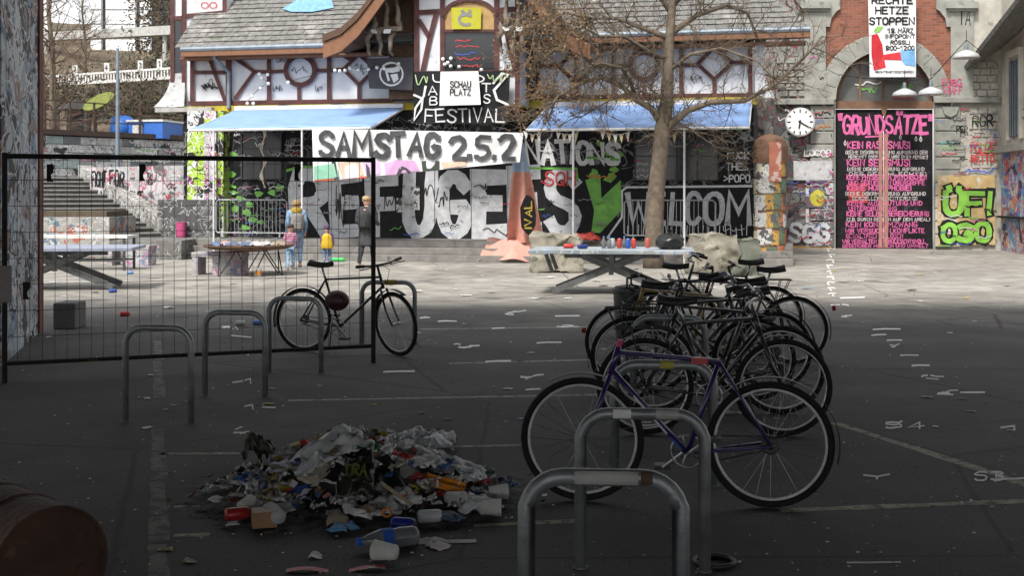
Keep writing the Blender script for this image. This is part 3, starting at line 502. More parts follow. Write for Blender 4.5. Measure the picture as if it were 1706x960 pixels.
# long orange and pale blue flag trailing to the ground
def fvv(y): return 2.95 - 1.1 * (y - 222) / 190
def stepz(v): return max(.03, min(.53, .53 - (v - 1.35) * .47))
def flagpt(i, j):
    y = 222 + 190 * j; xc = 863 + 10 * j; w = 6 + 58 * j ** .8; x = xc + (i - .45) * w
    return fp(x, y, fvv(y) + .16 * math.sin(i * 11 + j * 3) * (.3 + j))
o = empty('trailing_flag', fw(*fp(870, 413, 1.85)), -TH, label='long orange and pale blue flag hanging from the awning corner down to the steps', cat='flag'); q0 = fp(870, 413, 1.85)
MB().sheet(lambda i, j: flagpt(i, j * .34) - q0, 12, 10).build('blue_half', ('flag_blue', (.34, .45, .6), .85, 0, .1), o, smooth=True)
MB().sheet(lambda i, j: flagpt(i, .34 + j * .62) - q0, 14, 18).build('orange_half', ('flag_orange', (.6, .3, .24), .85, 0, .12), o, smooth=True)
MB().sheet(lambda i, j: Vector((-1.0 + 1.7 * i, -.55 + 1.0 * j + .1 * math.sin(i * 9), stepz(1.85 + .55 - 1.0 * j) - q0.z + .03 + .25 * max(0, math.sin(i * 3.1)) * (1 - abs(2 * j - 1)) + .03 * math.sin(i * 14 + j * 7) + .03 * math.sin(i * 5 - j * 11))), 40, 26).build('crumpled_end', MC['flag_orange'], o, smooth=True)
fn = lambda x, y, q_: fp(x, y, fvv(y) + .3 + q_) - q0
MB().prism([(880 + 13 * math.cos(t * .5) * (1 + .1 * (t % 2)), 358 + 32 * math.sin(t * .5) * (1 + .08 * (t % 2))) for t in range(12)], fn, .01).build('black_emblem', bk, o)
mb = MB(); fr = lambda x, y, q_: fn(880 + (y - 358) * .9 * .35 + 0 * x, 358 - (x - 880), q_); text(mb, 'IVAL', 858, 350, 902, 366, 2.6, lambda x, y, q_: fn(880 + (y - 358) * .7, 358 - (x - 880), q_), base=.014); mb.build('lettering', ('emblem_yellow', (.5, .36, .06), .8), o)
# pennants under the right awning
for (x0, x1) in [(872, 905), (926, 966), (1000, 1052), (1110, 1130)]:
    o = empty('pennant_string', fw(*fp(x0, 235, 2.8)), -TH, label='short string of cream pennants hanging under the awning behind the tree', cat='bunting', group='pennant strings under the awning'); q0 = fp(x0, 235, 2.8)
    fn = lambda x, y, q_: fp(x, y, 2.8 + q_) - q0; nn_ = max(2, int((x1 - x0) / 9)); sag = lambda x: 218 + 6 * math.sin((x - x0) / (x1 - x0) * math.pi)
    MB().tube([fn(x0 + (x1 - x0) * t / 8, sag(x0 + (x1 - x0) * t / 8), 0) for t in range(9)], .006, 4).build('cord', wc, o)
    for i in range(nn_): xa = x0 + (x1 - x0) * i / nn_; MB().prism([(xa, sag(xa)), (xa + 8, sag(xa + 8)), (xa + 4 + random.uniform(-1, 1), sag(xa) + 15)], fn, .006).build('pennant', [('white_cloth2', (.66, .64, .58), .85), ('cream_cloth', (.55, .45, .3), .85)][i % 2], o)
# dangling ribbon at the left awning, light balls
q0 = fp(440, 315, 1.5); o = empty('paper_ribbon', fw(*q0), -TH, label='torn cream ribbon dangling from the awning in front of the dark window', cat='ribbon')
MB().sheet(lambda i, j: fp(438 + 3 * math.sin(j * 14) + (i - .5) * (4 + 2 * math.sin(j * 25)), 213 + 100 * j, 1.5 + .04 * math.sin(j * 18)) - q0, 2, 30).build('strip', ('ribbon_cream', (.55, .48, .38), .85), o)
def garland(pts, v, label):
    q0 = fp(*pts[0], v); o = empty('ball_light_string', fw(*q0), -TH, label=label, cat='light string')
    MB().tube([fp(x, y - 1.5, v) - q0 for x, y in pts], .008, 4).build('cable', bk, o)
    for x, y in pts: MB().ball(fp(x, y, v) - q0, .05).build('ball', ('ball_white', (.8, .79, .74), .4), o, smooth=True)
garland([(432, 123), (446, 124), (436, 130), (447, 139), (434, 147), (420, 160), (412, 172), (422, 172)], .25, 'string of white ball lights sagging across the plaster left of the round timber')
garland([(480, 137), (558, 117), (566, 118), (575, 117), (583, 113), (597, 116), (614, 115), (628, 112), (640, 114), (664, 106)], .85, 'string of white ball lights running from the round timber over the grey flag')
garland([(738, 98), (751, 97), (741, 107), (746, 104), (751, 110), (765, 111), (802, 116), (840, 114)], gy + .2, 'string of white ball lights on the sill of the gable window')
# driftwood figures under the gable
def driftwood(x, y, label, s=1):
    q0 = fp(x, y + 60, 1.6); o = empty('driftwood_figure', fw(*q0), -TH, label=label, cat='sculpture'); m = mat('driftwood', (.16, .13, .1), .85, var=.3, scale=9)
    MB().bar(fp(x - 32 * s, y + 2, 1.6) - q0, fp(x + 30, y - 1, 1.6) - q0, .12, .12).build('crossbeam', m, o)
    for k in range(6): xx = x - 26 + k * 10; dy = (-50 if k % 2 else 44); MB().tube([fp(xx + 7 * mnoise.noise((t * .6, k * 3.1, 0)), y + dy * t / 6, 1.6 + .1 * math.sin(t + k)) - q0 for t in range(7)], [.09 - .009 * t for t in range(7)], 7).build('branch', m, o, smooth=True)
    for k in (0, 1): MB().prism([(x - 22 + 22 * k, y), (x - 10 + 22 * k, y), (x - 12 + 22 * k, y + 7), (x - 24 + 22 * k, y + 7)], lambda a_, b_, c_: fp(a_, b_, 1.7 + c_) - q0, .03).build('metal_tag', MC['white_metal'], o)
driftwood(640, 48, 'gnarled driftwood figure under the gable eave above the grey flag'); driftwood(860, 44, 'gnarled driftwood figure at the gable side behind the tree twigs', .5)

# ================================================================ GATE BUILDING
GV = -7.5
def gfp(x, y, o=0): return fp(x, y, GV + o)
gb = empty('gate_building', F0, -TH, label='stone gate building with brick arch and tall black double door', cat='building')
stone_m = mat('grey_sandstone', (.27, .27, .24), .85, var=.22, scale=2.5, bump=.35, spots=[((.16, .16, .15), 1.3, .6)])
pale = mat('pale_limestone', (.42, .4, .35), .85, var=.2, scale=3, bump=.4, spots=[((.25, .24, .22), 2, .6)])
def gbox(poly, o0, o1, m, nm, parent=gb, bevel=0): return MB().prism(poly, lambda x, y, q: gfp(x, y, o0 + q), o1 - o0).build(nm, m, parent, bevel=bevel)
rect = lambda x0, y0, x1, y1: [(x0, y0), (x1, y0), (x1, y1), (x0, y1)]
gbox(rect(1236, -60, 1372, 414), -.5, 0, graffiti('gate_wall_left', (.2, .2, .185), [(.08, .08, .08)], 1, [(.25, .05, .06), (.03, .03, .03)]), 'wall')
gbox(rect(1586, -60, 1690, 418), -.5, 0, pale, 'wall')
gbox(rect(1372.2, 166, 1392, 414), -.5, -.01, stone_m, 'door_jamb'); gbox(rect(1555, 166, 1585.8, 416), -.5, -.01, stone_m, 'door_jamb')
# brick field above the arch, cut round the voussoirs
brick = bpy.data.materials.new('red_brick'); brick.use_nodes = True; n = brick.node_tree.nodes; l = brick.node_tree.links; b = n['Principled BSDF']; b.inputs['Roughness'].default_value = .85
tc = n.new('ShaderNodeTexCoord'); mp = n.new('ShaderNodeMapping'); mp.inputs['Rotation'].default_value = (R(90), 0, 0); l.new(tc.outputs['Object'], mp.inputs[0])
bt = n.new('ShaderNodeTexBrick'); l.new(mp.outputs[0], bt.inputs['Vector']); bt.inputs['Scale'].default_value = 1; bt.inputs['Brick Width'].default_value = .26; bt.inputs['Row Height'].default_value = .085; bt.inputs['Mortar Size'].default_value = .008
bt.inputs['Color1'].default_value = (.3, .1, .055, 1); bt.inputs['Color2'].default_value = (.19, .06, .035, 1); bt.inputs['Mortar'].default_value = (.22, .17, .14, 1); l.new(bt.outputs['Color'], b.inputs['Base Color'])
bp = n.new('ShaderNodeBump'); bp.invert = True; bp.inputs['Distance'].default_value = .02; l.new(bt.outputs['Fac'], bp.inputs['Height']); l.new(bp.outputs[0], b.inputs['Normal'])
ACX, ACY, RI, RO = 1474, 166, 81, 110
arcp = lambda r, t: (ACX - r * math.cos(t * math.pi), ACY - r * math.sin(t * math.pi))
for i in range(16):
    a0, a1 = arcp(RO, i / 16), arcp(RO, (i + 1) / 16); x0, x1 = max(a0[0], 1372.5), min(a1[0], 1585.5)
    if x1 > x0: gbox([(x0, -60), (x1, -60), (x1, a1[1]), (x0, a0[1])], -.5, -.02, brick, 'brick_field')
gbox([arcp(RI + 3, t / 20) for t in range(21)] + [arcp(RO - 1, t / 20) for t in range(20, -1, -1)], -.5, .04, stone_m, 'arch_backing')
for i in range(13): t0, t1 = i / 13 + .002, (i + 1) / 13 - .002; gbox([arcp(RI, t0), arcp(RI, (t0 + t1) / 2), arcp(RI, t1), arcp(RO, t1), arcp(RO, (t0 + t1) / 2), arcp(RO, t0)], -.5, .06, stone_m, 'arch_stone', bevel=.01)
# pilasters with stepped caps
for s, x0, x1 in ((-1, 1340, 1376), (1, 1584, 1622)):
    gbox(rect(x0, -60, x1, 166), .002, .12, stone_m, 'pilaster'); gbox(rect(x0 - 8, 2, x1 + 8, 13), .002, .3, stone_m, 'pilaster_cap'); gbox(rect(x0 - 4, 13, x1 + 4, 18), .002, .2, stone_m, 'pilaster_cap')
    xb = x1 if s < 0 else x0; gbox([(xb, -60), (xb - s * 24, -60), (xb - s * 24, 14), (xb - s * 18, 18), (xb - s * 9, 30), (xb - s * 7, 44), (xb, 44)], 0, .1, stone_m, 'scroll_stone')
gbox(rect(1292, 164, 1390, 174), .002, .22, stone_m, 'cornice', bevel=.02); gbox(rect(1556, 161, 1668, 171), .002, .22, stone_m, 'cornice', bevel=.02)
# rusticated quoins, alternately long and short
for i in range(11):
    y = 176 + i * 21.5; lg = 8 * (i % 2)
    gbox(rect(1350 - lg, y, 1389, y + 20), .002, .09, stone_m if i < 5 else graffiti('quoin_paint', (.12, .12, .125), [(.4, .4, .42), (.02, .02, .02)], 1.4, [(.3, .03, .12), (.5, .5, .5)]), 'quoin', bevel=.02)
    gbox(rect(1558, y, 1600 + lg, y + 20), .002, .09, stone_m if i < 6 else mat('cream_wallpaint', (.45, .42, .36), .8), 'quoin', bevel=.02)
for r_ in range(5):                                  # rough coursed stones right of the gate
    for k in range(3): x = 1612 + k * 17 + (r_ % 2) * 5; gbox(rect(x, 102 + r_ * 12, min(1664, x + random.uniform(13, 16)), 112 + r_ * 12), .002, .05 + .03 * random.random(), pale, 'stone', bevel=.012)
for r_ in range(9):
    for k in range(3): x = 1615 + k * 16 + (r_ % 2) * 5; gbox(rect(x, 178 + r_ * 13, min(1664, x + random.uniform(12, 15)), 189 + r_ * 13), .002, .04 + .02 * random.random(), pale, 'stone', bevel=.012)
for r_ in range(6):
    for k in range(3): x = 1294 + k * 16 + (r_ % 2) * 5; gbox(rect(x, 96 + r_ * 11, x + random.uniform(12, 15), 105 + r_ * 11), .002, .05 + .02 * random.random(), stone_m, 'stone', bevel=.012)
# door, fanlight
dw = mat('door_wood', (.17, .09, .05), .7, scale=8); bdoor = mat('black_door', (.016, .015, .017), .65, var=.3, scale=3, spots=[((.05, .045, .05), 2, .62)])
for k, (x0, x1) in enumerate(((1392, 1471.5), (1472.5, 1554))):
    d_ = gbox(rect(x0, 182, x1, 414.5), -.42, -.3, bdoor, 'door'); s_ = 1464 if k == 0 else 1473.5
    gbox(rect(s_, 222, s_ + 6, 413), -.298, -.25, mat('pink_wood', (.36, .17, .14), .7, scale=7), 'stile', d_)
    for y in (262, 330, 392): gbox(rect(x0 + 2, y, x1 - 9, y + 1.5), -.298, -.288, bdoor, 'rail', d_)
gbox(rect(1392, 168, 1555, 181.5), -.45, -.22, dw, 'transom')
gbox([(1392, 168)] + [arcp(RI + 2, t / 14) for t in range(15)] + [(1555, 168)], -.48, -.44, mat('fanlight_glass', (.12, .12, .11), .3, var=.3, scale=1.5, bump=0), 'fanlight')
for x in (1395, 1433, 1472, 1512, 1551): yy = ACY - math.sqrt(max(16, RI * RI - (x - ACX) ** 2)); gbox(rect(x - 2, yy, x + 2, 168), -.439, -.36, dw, 'mullion')
gbox([arcp(RI, t / 18) for t in range(19)] + [arcp(RI - 5, t / 18) for t in range(18, -1, -1)], -.43, -.35, dw, 'arch_frame')
gbox([(1468, 181), (1478, 181), (1475, 193), (1471, 193)], -.299, -.2, dw, 'keystone_peg')
pink = mat('pink_paint', (.62, .12, .32), .6, var=.2, scale=5); wpt = mat('white_brush', (.55, .5, .5), .6)
dfn = lambda x, y, o: gfp(x, y, -.296 + o)
mb = MB(); text(mb, '"GRUNDSÄTZE"', 1398, 194, 1552, 222, 5, dfn)
ribbon(mb, [(1442, 228), (1480, 226)], 2.5, dfn, .006)
lines = [("KEIN RASSISMUS!", 236, 11, 'p', 1412, 1516), ("(KEINE DISKRIMINIERUNG AUFGRUND DER", 251, 5.5, 'w', 1409, 1545), ("HERKUNFT ODER HAUTFARBE EINER PERSON)", 259, 5.5, 'w', 1414, 1545), ("KEIN SEXISMUS!", 266, 10, 'p', 1412, 1516), ("(KEINE DISKRIMINIERUNG AUFGRUND", 279, 5.5, 'w', 1412, 1540), ("DES GESCHLECHTS)", 287, 5.5, 'w', 1415, 1543),
  ("KEINE PHYSISCHEN, PSYCHISCHEN", 291, 8, 'p', 1411, 1543), ("UND SEXUELLEN ÜBERGRIFFE", 301, 7, 'p', 1414, 1540), ("KEINE HOMOPHOBIE!", 309, 8, 'p', 1412, 1518), ("(KEINE DISKRIMINIERUNG AUFGRUND", 320, 5.5, 'w', 1409, 1542), ("SEXUELLER ORIENTIERUNG)", 328, 5, 'w', 1420, 1528), ("KEINE AUSBEUTUNG UND", 335, 7, 'p', 1412, 1536), ("UNTERDRÜCKUNG", 344, 6.5, 'p', 1414, 1494),
  ("KEINE SELBSTBEREICHERUNG", 352, 8, 'p', 1411, 1547), ("(Z.B. DURCH DEALEN AUF DEM AREAL)", 363, 5, 'w', 1411, 1549), ("KEIN KONSUMZWANG", 370, 8, 'p', 1410, 1528), ("WIR VERSUCHEN KONFLIKTE", 381, 7, 'p', 1408, 1540), ("GEWALTFREI ZU LÖSEN", 390, 6.5, 'p', 1410, 1504), ("WIR VERHALTEN UNS RÜCKSICHTSVOLL", 399, 6.5, 'p', 1404, 1542), ("GEGENÜBER MENSCH UND UMWELT", 407, 5.5, 'p', 1404, 1546)]
mw = MB()
for s, y, h, c, x0, x1 in lines: text(mb if c == 'p' else mw, s, x0, y, x1, y + h, h * .2 if c == 'p' else 1.0, dfn, gap=.4)
for _ in range(7): x = random.choice((1402, 1408, 1418, 1500, 1506, 1526, 1534)); y = random.uniform(224, 236); ribbon(mw, [(x, y), (x - 2, y + 5), (x, y + 8), (x + 2, y + 5), (x, y)], .9, dfn, .005)
mb.build('pink_lettering', pink, gb, kind='stuff'); mw.build('white_lettering', wpt, gb, kind='stuff')
gbox(rect(1413, 305, 1446, 338), -.2965, -.2955, mat('red_smear', (.4, .03, .025), .7, spots=[((.02, .02, .02), 6, .52)]), 'red_smear')
# tags on the stone
def gtag(s, x0, y0, x1, y1, w, m, o=.1):
    mb = MB(); (text(mb, s, x0, y0, x1, y1, w, lambda x, y, q: gfp(x, y, o + q)) if s not in ('ROTE', 'SMAL', 'MEIN', 'LIEB', 'BLAU', 'RAH', 'STEPI') else squiggle(mb, x0, y0, x1, y1, w, lambda x, y, q: gfp(x, y, o + q), 5)); return mb.build('tag', m, gb)
rp = MC['red_paint']; gtag('TA', 1598, 16, 1616, 40, 2, bk, .13); gtag('RGR', 1620, 192, 1654, 210, 2, bk); gtag('POLIZEI', 1618, 238, 1660, 254, 2, rp); gtag('RETTO', 1618, 258, 1656, 270, 2.2, rp); gtag('FUBG', 1570, 132, 1602, 142, 1.6, ('magenta_spray', (.5, .05, .16), .6), .13); gtag('STAFF', 1572, 144, 1602, 156, 1.6, MC['magenta_spray'], .13)
gtag('PEP', 1594, 210, 1612, 220, 1.6, bk); gtag('STEPI', 1566, 232, 1592, 242, 1.5, ('teal_spray', (.1, .4, .4), .6)); gtag('RAH', 1566, 252, 1594, 260, 1.5, rp); gtag('LOCOR', 1340, 250, 1384, 260, 2, wpaint); gtag('SMAL', 1356, 182, 1384, 196, 1.8, bk); gtag('ROTE', 1352, 208, 1384, 216, 1.6, MC['orange_spray']); gtag('SGG', 1316, 374, 1380, 402, 7, silver, .11)
gtag('MEIN', 1340, 300, 1380, 310, 2, ('purple_spray', (.18, .05, .25), .6)); gtag('LIEB', 1312, 180, 1338, 190, 1.5, MC['magenta_spray'], .01); gtag('BLAU', 1608, 280, 1656, 290, 2.6, MC['blue_paint'])
tagb = [MB() for _ in tagm]; sf = lambda x, y, q: gfp(x, y, .13 + q)
spray(tagb, 1296, 178, 1386, 410, 55, sf, (4, 3, 4, 3, 2, 1, 2)); spray(tagb, 1560, 176, 1660, 292, 34, sf, (1, 2, 5, 4, 2, 1, 2)); spray(tagb, 1562, 292, 1660, 410, 18, sf, (4, 0, 3, 1, 1, 2, 1)); spray(tagb, 1344, 60, 1372, 160, 5, sf, (2, 2, 3, 1, 0, 0, 1)); spray(tagb, 1396, 120, 1550, 166, 5, lambda x, y, q: gfp(x, y, -.42 + q), (1, 0, 0, 1, 0, 4, 0), 1.8)
for k_, (nm_, c_) in enumerate(tagm): tagb[k_].build('small_tags', (nm_, c_, .65), gb, kind='stuff')
gbox(rect(1322, 268, 1386, 300), .092, .098, mat('dirty_white_paint', (.5, .5, .51), .7), 'white_panel')
gbox([(1362 + 13 * math.cos(t), 330 + 14 * math.sin(t)) for t in [k * .5 for k in range(13)]], .093, .099, mat('yellow_spray', (.5, .45, .05), .6), 'painted_blob')
gbox(rect(1562, 292, 1658, 408), .09, .1, mat('ochre_backing', (.5, .36, .16), .7, spots=[((.55, .55, .5), 2, .55)]), 'ochre_backing')
for s, x0, y0, x1, y1, w in [('ÜF!', 1574, 320, 1650, 356, 9), ('030', 1570, 374, 1648, 401, 9)]:
    mb = MB(); text(mb, s, x0, y0, x1, y1, w + 5, lambda x, y, q: gfp(x, y, .1 + q)); mb.build('tag_outline', bk, gb); mb = MB(); text(mb, s, x0, y0, x1, y1, w, lambda x, y, q: gfp(x, y, .108 + q)); mb.build('tag', ('lime_spray', (.22, .5, .06), .6, 0, .25, 4), gb)
gbox([(1570, 178), (1598, 178), (1594, 190), (1584, 195), (1574, 190)], .09, .16, stone_m, 'carved_bowl')
# hanging protest banner
o = empty('protest_banner', fw(*gfp(1488, 130, .5)), -TH, label='tall white banner lettered RECHTE HETZE STOPPEN over the gate arch', cat='banner'); q0 = gfp(1488, 130, .5)
bfn = lambda x, y, q: gfp(x, y, .5 + .05 * math.sin(y * .05 + x * .06) + q) - q0
MB().sheet(lambda i, j: bfn(1446 + 3 * j + i * (80 - 3 * j), -30 + 158 * j, 0), 16, 26).build('cloth', wc, o, smooth=True)
mb = MB()
for s, y0, y1, x0, x1, w in [('RECHTE', -5, 5, 1453, 1520, 2.6), ('HETZE', 11, 22, 1459, 1513, 2.6), ('STOPPEN', 29, 40, 1449, 1523, 2.6), ('18. MÄRZ', 47, 54, 1479, 1521, 1.6), ('INFOPOINT', 57, 63, 1476, 1524, 1.5), ('RÖSSLI', 67, 73, 1484, 1516, 1.5), ('8:00-12:00', 76, 83, 1476, 1523, 1.5), ('RECHTEHETZESTOPPEN', 118, 121, 1458, 1522, .8)]: text(mb, s, x0, y0, x1, y1, w, bfn, jit=0, base=.015)
mb.build('lettering', bk, o)
for nm, poly, m in [('red_shape', [(1452, 58), (1462, 56), (1470, 74), (1472, 92), (1476, 112), (1456, 117), (1452, 90)], ('banner_red', (.5, .02, .03), .8)), ('megaphone', [(1470, 91), (1500, 86), (1502, 100), (1472, 99)], ('banner_red', (.5, .02, .03), .8)), ('blue_burst', [(1500, 84), (1524, 80), (1525, 110), (1508, 108), (1502, 100)], ('banner_blue', (.15, .35, .6), .8)), ('green_shape', [(1456, 50), (1462, 43), (1472, 44), (1466, 52), (1458, 55)], ('banner_green', (.25, .5, .12), .8))]:
    MB().prism(poly, lambda x, y, q: bfn(x, y, .008 + q), .006).build(nm, m, o)
# station clock on the wall
q0 = gfp(1333, 203, .45); o = empty('wall_clock', fw(q0.x, q0.y, q0.z), -TH, label='round white station clock on the wall left of the gate', cat='clock'); MX = Matrix.Rotation(R(90), 4, 'X'); cr = .43
MB().lathe([(cr, -.12), (cr + .02, 0), (cr + .02, .03), (cr - .02, .035)], 32, MX).build('case', ('clock_case', (.5, .5, .5), .4, .3), o, smooth=False)
MB().lathe([(cr - .025, .03), (cr - .025, .04)], 32, MX).build('dial', ('dial_white', (.8, .8, .78), .4, 0, .03), o)
for k in range(12): a_ = k * R(30); MB().box(-.018, .018, -.052, -.042, cr - (.14 if k % 3 == 0 else .11), cr - .04, Matrix.Rotation(a_, 4, 'Y')).build('hour_mark', bk, o)
for a_, ln, w in ((R(190), .2, .022), (R(122), .31, .016)): MB().box(-w, w, -.066 - w * .3, -.056 - w * .3, -.06, ln, Matrix.Rotation(a_, 4, 'Y')).build('hand', bk, o)
MB().box(-.05, .05, .1, .45, -.05, .05).build('bracket', zinc, o)
# enamel lamps strung across the gate
def lamp(px, py, v, label):
    q0 = fp(px, py, v); o = empty('pendant_lamp', fw(*q0), -TH, label=label, cat='lamp', group='enamel lamps before the gate')
    MB().lathe([(.36, 0), (.37, .02), (.32, .12), (.16, .2), (.06, .24)], 24).build('shade', ('enamel', (.45, .46, .46), .35, 0, .1), o, smooth=True); MB().lathe([(.06, .24), (.05, .4), (.02, .42)], 12).build('socket', zinc, o); MB().ball((0, 0, .05), .07).build('bulb', ('bulb_glass', (.7, .7, .65), .2), o, smooth=True)
    MB().tube([(0, 0, .41), (0, 0, .8)], .008, 4).build('hanger', bk, o); return o
lamp(1610, 97, -4.2, 'enamel pendant lamp hanging beside the right gate pilaster'); lamp(1507, 160, -6.6, 'enamel pendant lamp under the banner, the smaller of two before the fanlight'); lamp(1551, 158, -5.3, 'enamel pendant lamp at the right edge of the fanlight')
o = empty('lamp_cable', fw(*fp(1400, 125, -6)), -TH, label='thin cable strung across the front of the gate arch', cat='cable'); q0 = fp(1400, 125, -6)
MB().tube([fp(x, y, v) - q0 for x, y, v in [(1398, 124, -7.2), (1440, 130, -6.8), (1507, 134, -6.6), (1551, 131, -5.3), (1610, 66, -4.2), (1665, 110, -4)]], .012, 5).build('wire', bk, o)

def wspray(parent, L, z0, z1, n_, wts, big=1., off=.06):
    tb_ = [MB() for _ in tagm]; spray(tb_, 0, -z1 * 60, L * 60, -z0 * 60, n_, lambda x, y, q: Vector((x / 60, -off - q, -y / 60)), wts, big)
    for k_, (nm_, c_) in enumerate(tagm):
        if tb_[k_].v: tb_[k_].build('small_tags', (nm_, c_, .65), parent, kind='stuff')
# ================================================================ BUILDING AT THE RIGHT EDGE
rbo = Vector((14.75, 36.2, 0)); rdir = Vector((13.6, 26, 0)) - rbo; ra = math.atan2(rdir.y, rdir.x); RL = rdir.length
rb = empty('side_building', rbo, ra, label='cream side building with barred windows and a painted lower wall', cat='building')   # local x runs towards the camera, -y faces the yard
cream = mat('cream_render', (.5, .47, .4), .85, scale=2, spots=[((.35, .33, .3), 2, .62)]); lowp = graffiti('side_wall_paint', (.45, .42, .4), [(.12, .3, .5), (.03, .03, .04), (.5, .2, .1)], 1.1, [(.5, .06, .06), (.1, .1, .4)])
sgn = -1
MB().box(0, RL, 0, 4, 0, 3.0).build('lower_wall', lowp, rb); MB().box(0, RL, .02, 4, 3.0, 9).build('upper_wall', cream, rb)
wspray(rb, RL, .2, 2.9, 60, (4, 1, 4, 3, 5, 2, 2), 1.6, .01); wspray(rb, RL, 3.2, 4.4, 10, (0, 1, 3, 2, 1, 0, 0), 1.2, .0)
MB().box(-.05, RL, -.18, .5, 2.95, 3.15).build('string_course', stone_m, rb); MB().box(-.05, RL, -.12, .5, 1.0, 1.06).build('ledge', bk, rb)
for x in (.9, 2.9, 4.9, 6.9):
    w = MB().box(x, x + 1.1, -.03, .06, 3.4, 5.6).build('window', gl, rb); MB().box(x - .1, x, -.1, .06, 3.3, 5.7).build('frame', cream, w); MB().box(x + 1.1, x + 1.2, -.1, .06, 3.3, 5.7).build('frame', cream, w); MB().box(x - .1, x + 1.2, -.12, .06, 5.7, 5.9).build('lintel', cream, w)
    for k in range(4): MB().box(x + .2 + .22 * k, x + .23 + .22 * k, -.07, -.04, 3.4, 5.6).build('window_bar', zinc, w)
MB().add([Vector(p) for p in [(-.4, -1.0, 5.6), (RL, -1.0, 5.6 + 2.5), (RL, 3, 9.5), (-.4, 3, 8)]], [(0, 1, 2, 3)]).build('roof', slate, rb, thick=.12)

# ================================================================ LEFT: STAIR, WALLS, HILL
hill_m = mat('winter_slope', (.13, .1, .065), .95, var=.45, scale=.35, bump=.5, spots=[((.05, .055, .03), .25, .56)])
def hz(x, y): return 3.2 + max(0, y - 47) * .2 + .5 * mnoise.noise((x * .15, y * .15, 0)) + max(0, (-x - 22)) * .05
MB().sheet(lambda i, j: (lambda x, y: Vector((x, y, hz(x, y) if y > 47 else hz(x, 47) - (47 - y) * 3)))(-75 + 69 * i, 46 + 75 * j), 50, 40).build('hill', hill_m, smooth=True, kind='structure')
# coursed retaining wall
wa, wb = Vector((-17.6, 38.5, 0)), Vector((-11.6, 46.5, 0)); wd = (wb - wa); wr = math.atan2(wd.y, wd.x); WL = wd.length
rw = empty('retaining_wall', wa, wr, label='graffiti-covered retaining wall of coursed stone above the stairs', cat='wall')
MB().box(0, WL, .05, 1.5, 0, 3.75).build('core', mat('dark_joint', (.05, .05, .05), .9), rw)
smats = [mat('stone_a', (.3, .3, .3), .85, scale=5), mat('stone_b', (.42, .42, .42), .8, scale=5), mat('stone_c', (.14, .15, .16), .85, scale=5), mat('stone_d', (.3, .36, .36), .85, scale=5), graffiti('stone_e', (.5, .5, .5), [(.05, .05, .05)], 2.5, [(.05, .05, .05)])]
for r_ in range(6):
    x = -.2 * (r_ % 2)
    while x < WL - .1: w = random.uniform(.45, .75); MB().box(max(0, x) + .01, min(WL, x + w) - .01, random.uniform(-.05, 0), .06, 2.05 + r_ * .28, 2.05 + r_ * .28 + .26).build('stone', random.choice(smats + smats[-1:] * 4), rw); x += w
MB().box(-.1, WL, -.12, 1.6, 3.75, 3.93).build('coping', mat('rust_beam', (.06, .04, .032), .8), rw)
wspray(rw, WL, 2.1, 3.7, 80, (7, 2, 7, 1, 1, 1, 1), 1.6)
rl = empty('hill_railing', wa + Vector((0, 0, 3.93)), wr, label='rusty iron railing on top of the retaining wall', cat='railing'); rust = mat('rusty_iron', (.08, .05, .035), .8, var=.4, scale=9)
for k in range(11): x = .2 + k * (WL - .4) / 10; MB().box(x - .03, x + .03, .3, .36, 0, 1.05).build('post', rust, rl)
for z in (.35, .7, 1.02): MB().box(0, WL, .31, .35, z - .02, z + .02).build('rail', rust, rl)
# stairs and sloping parapet
st_ = empty('stairs', (0, 0, 0), kind='structure'); A, B = Vector((-9.86, 33.7, .5)), Vector((-14.1, 39, 2.25)); N = 13; dirn = (B - A); side = Vector((-dirn.y, dirn.x, 0)).normalized()
if side.x > 0: side = -side
for i in range(N):
    p0, p1 = A + dirn * (i / N), A + dirn * ((i + 1) / N); z = p1.z; q = [p0, p1 + Vector((dirn.x, dirn.y, 0)) * .05, p1 + Vector((dirn.x, dirn.y, 0)) * .05 + side * 6, p0 + side * 6]
    MB().prism([(p.x, p.y) for p in q], lambda x, y, o: Vector((x, y, .1 + o)), z - .1).build('step', mat('stair_concrete', (.1, .096, .09), .9, var=.3, scale=5), st_)
    MB().prism([(p.x, p.y) for p in [p0 - Vector((dirn.x, dirn.y, 0)) * .004, p0 + Vector((dirn.x, dirn.y, 0)) * .012, p0 + Vector((dirn.x, dirn.y, 0)) * .012 + side * 6, p0 - Vector((dirn.x, dirn.y, 0)) * .004 + side * 6]], lambda x, y, o: Vector((x, y, z - .04 + o)), .045).build('lit_edge_strip', mat('painted_lit_edge', (.3, .29, .27), .85), st_)  # pale strip on darkened step: tread light and riser shade put into colour
pp = empty('stair_parapet', A, 0, label='sloping concrete stair parapet covered in pale tags', cat='wall'); pmn = graffiti('parapet_paint', (.26, .25, .23), [(.36, .35, .33)], 1.5, [(.55, .55, .55), (.05, .05, .05)])
o2 = -side * .45; dz = Vector((0, 0, .5))
MB().add([x - A for x in [A, B, B + o2, A + o2, A + dz, B + dz * .8, B + dz * .8 + o2, A + dz + o2]] + [], [(0, 1, 2, 3), (4, 7, 6, 5), (0, 4, 5, 1), (3, 2, 6, 7), (0, 3, 7, 4), (1, 5, 6, 2)]).build('slab', pmn, pp)
MB().prism([(p.x, p.y) for p in [A, B, B + o2, A + o2]], lambda x, y, o: Vector((x - A.x, y - A.y, -.3 + o)), .3).build('footing', pmn, pp)
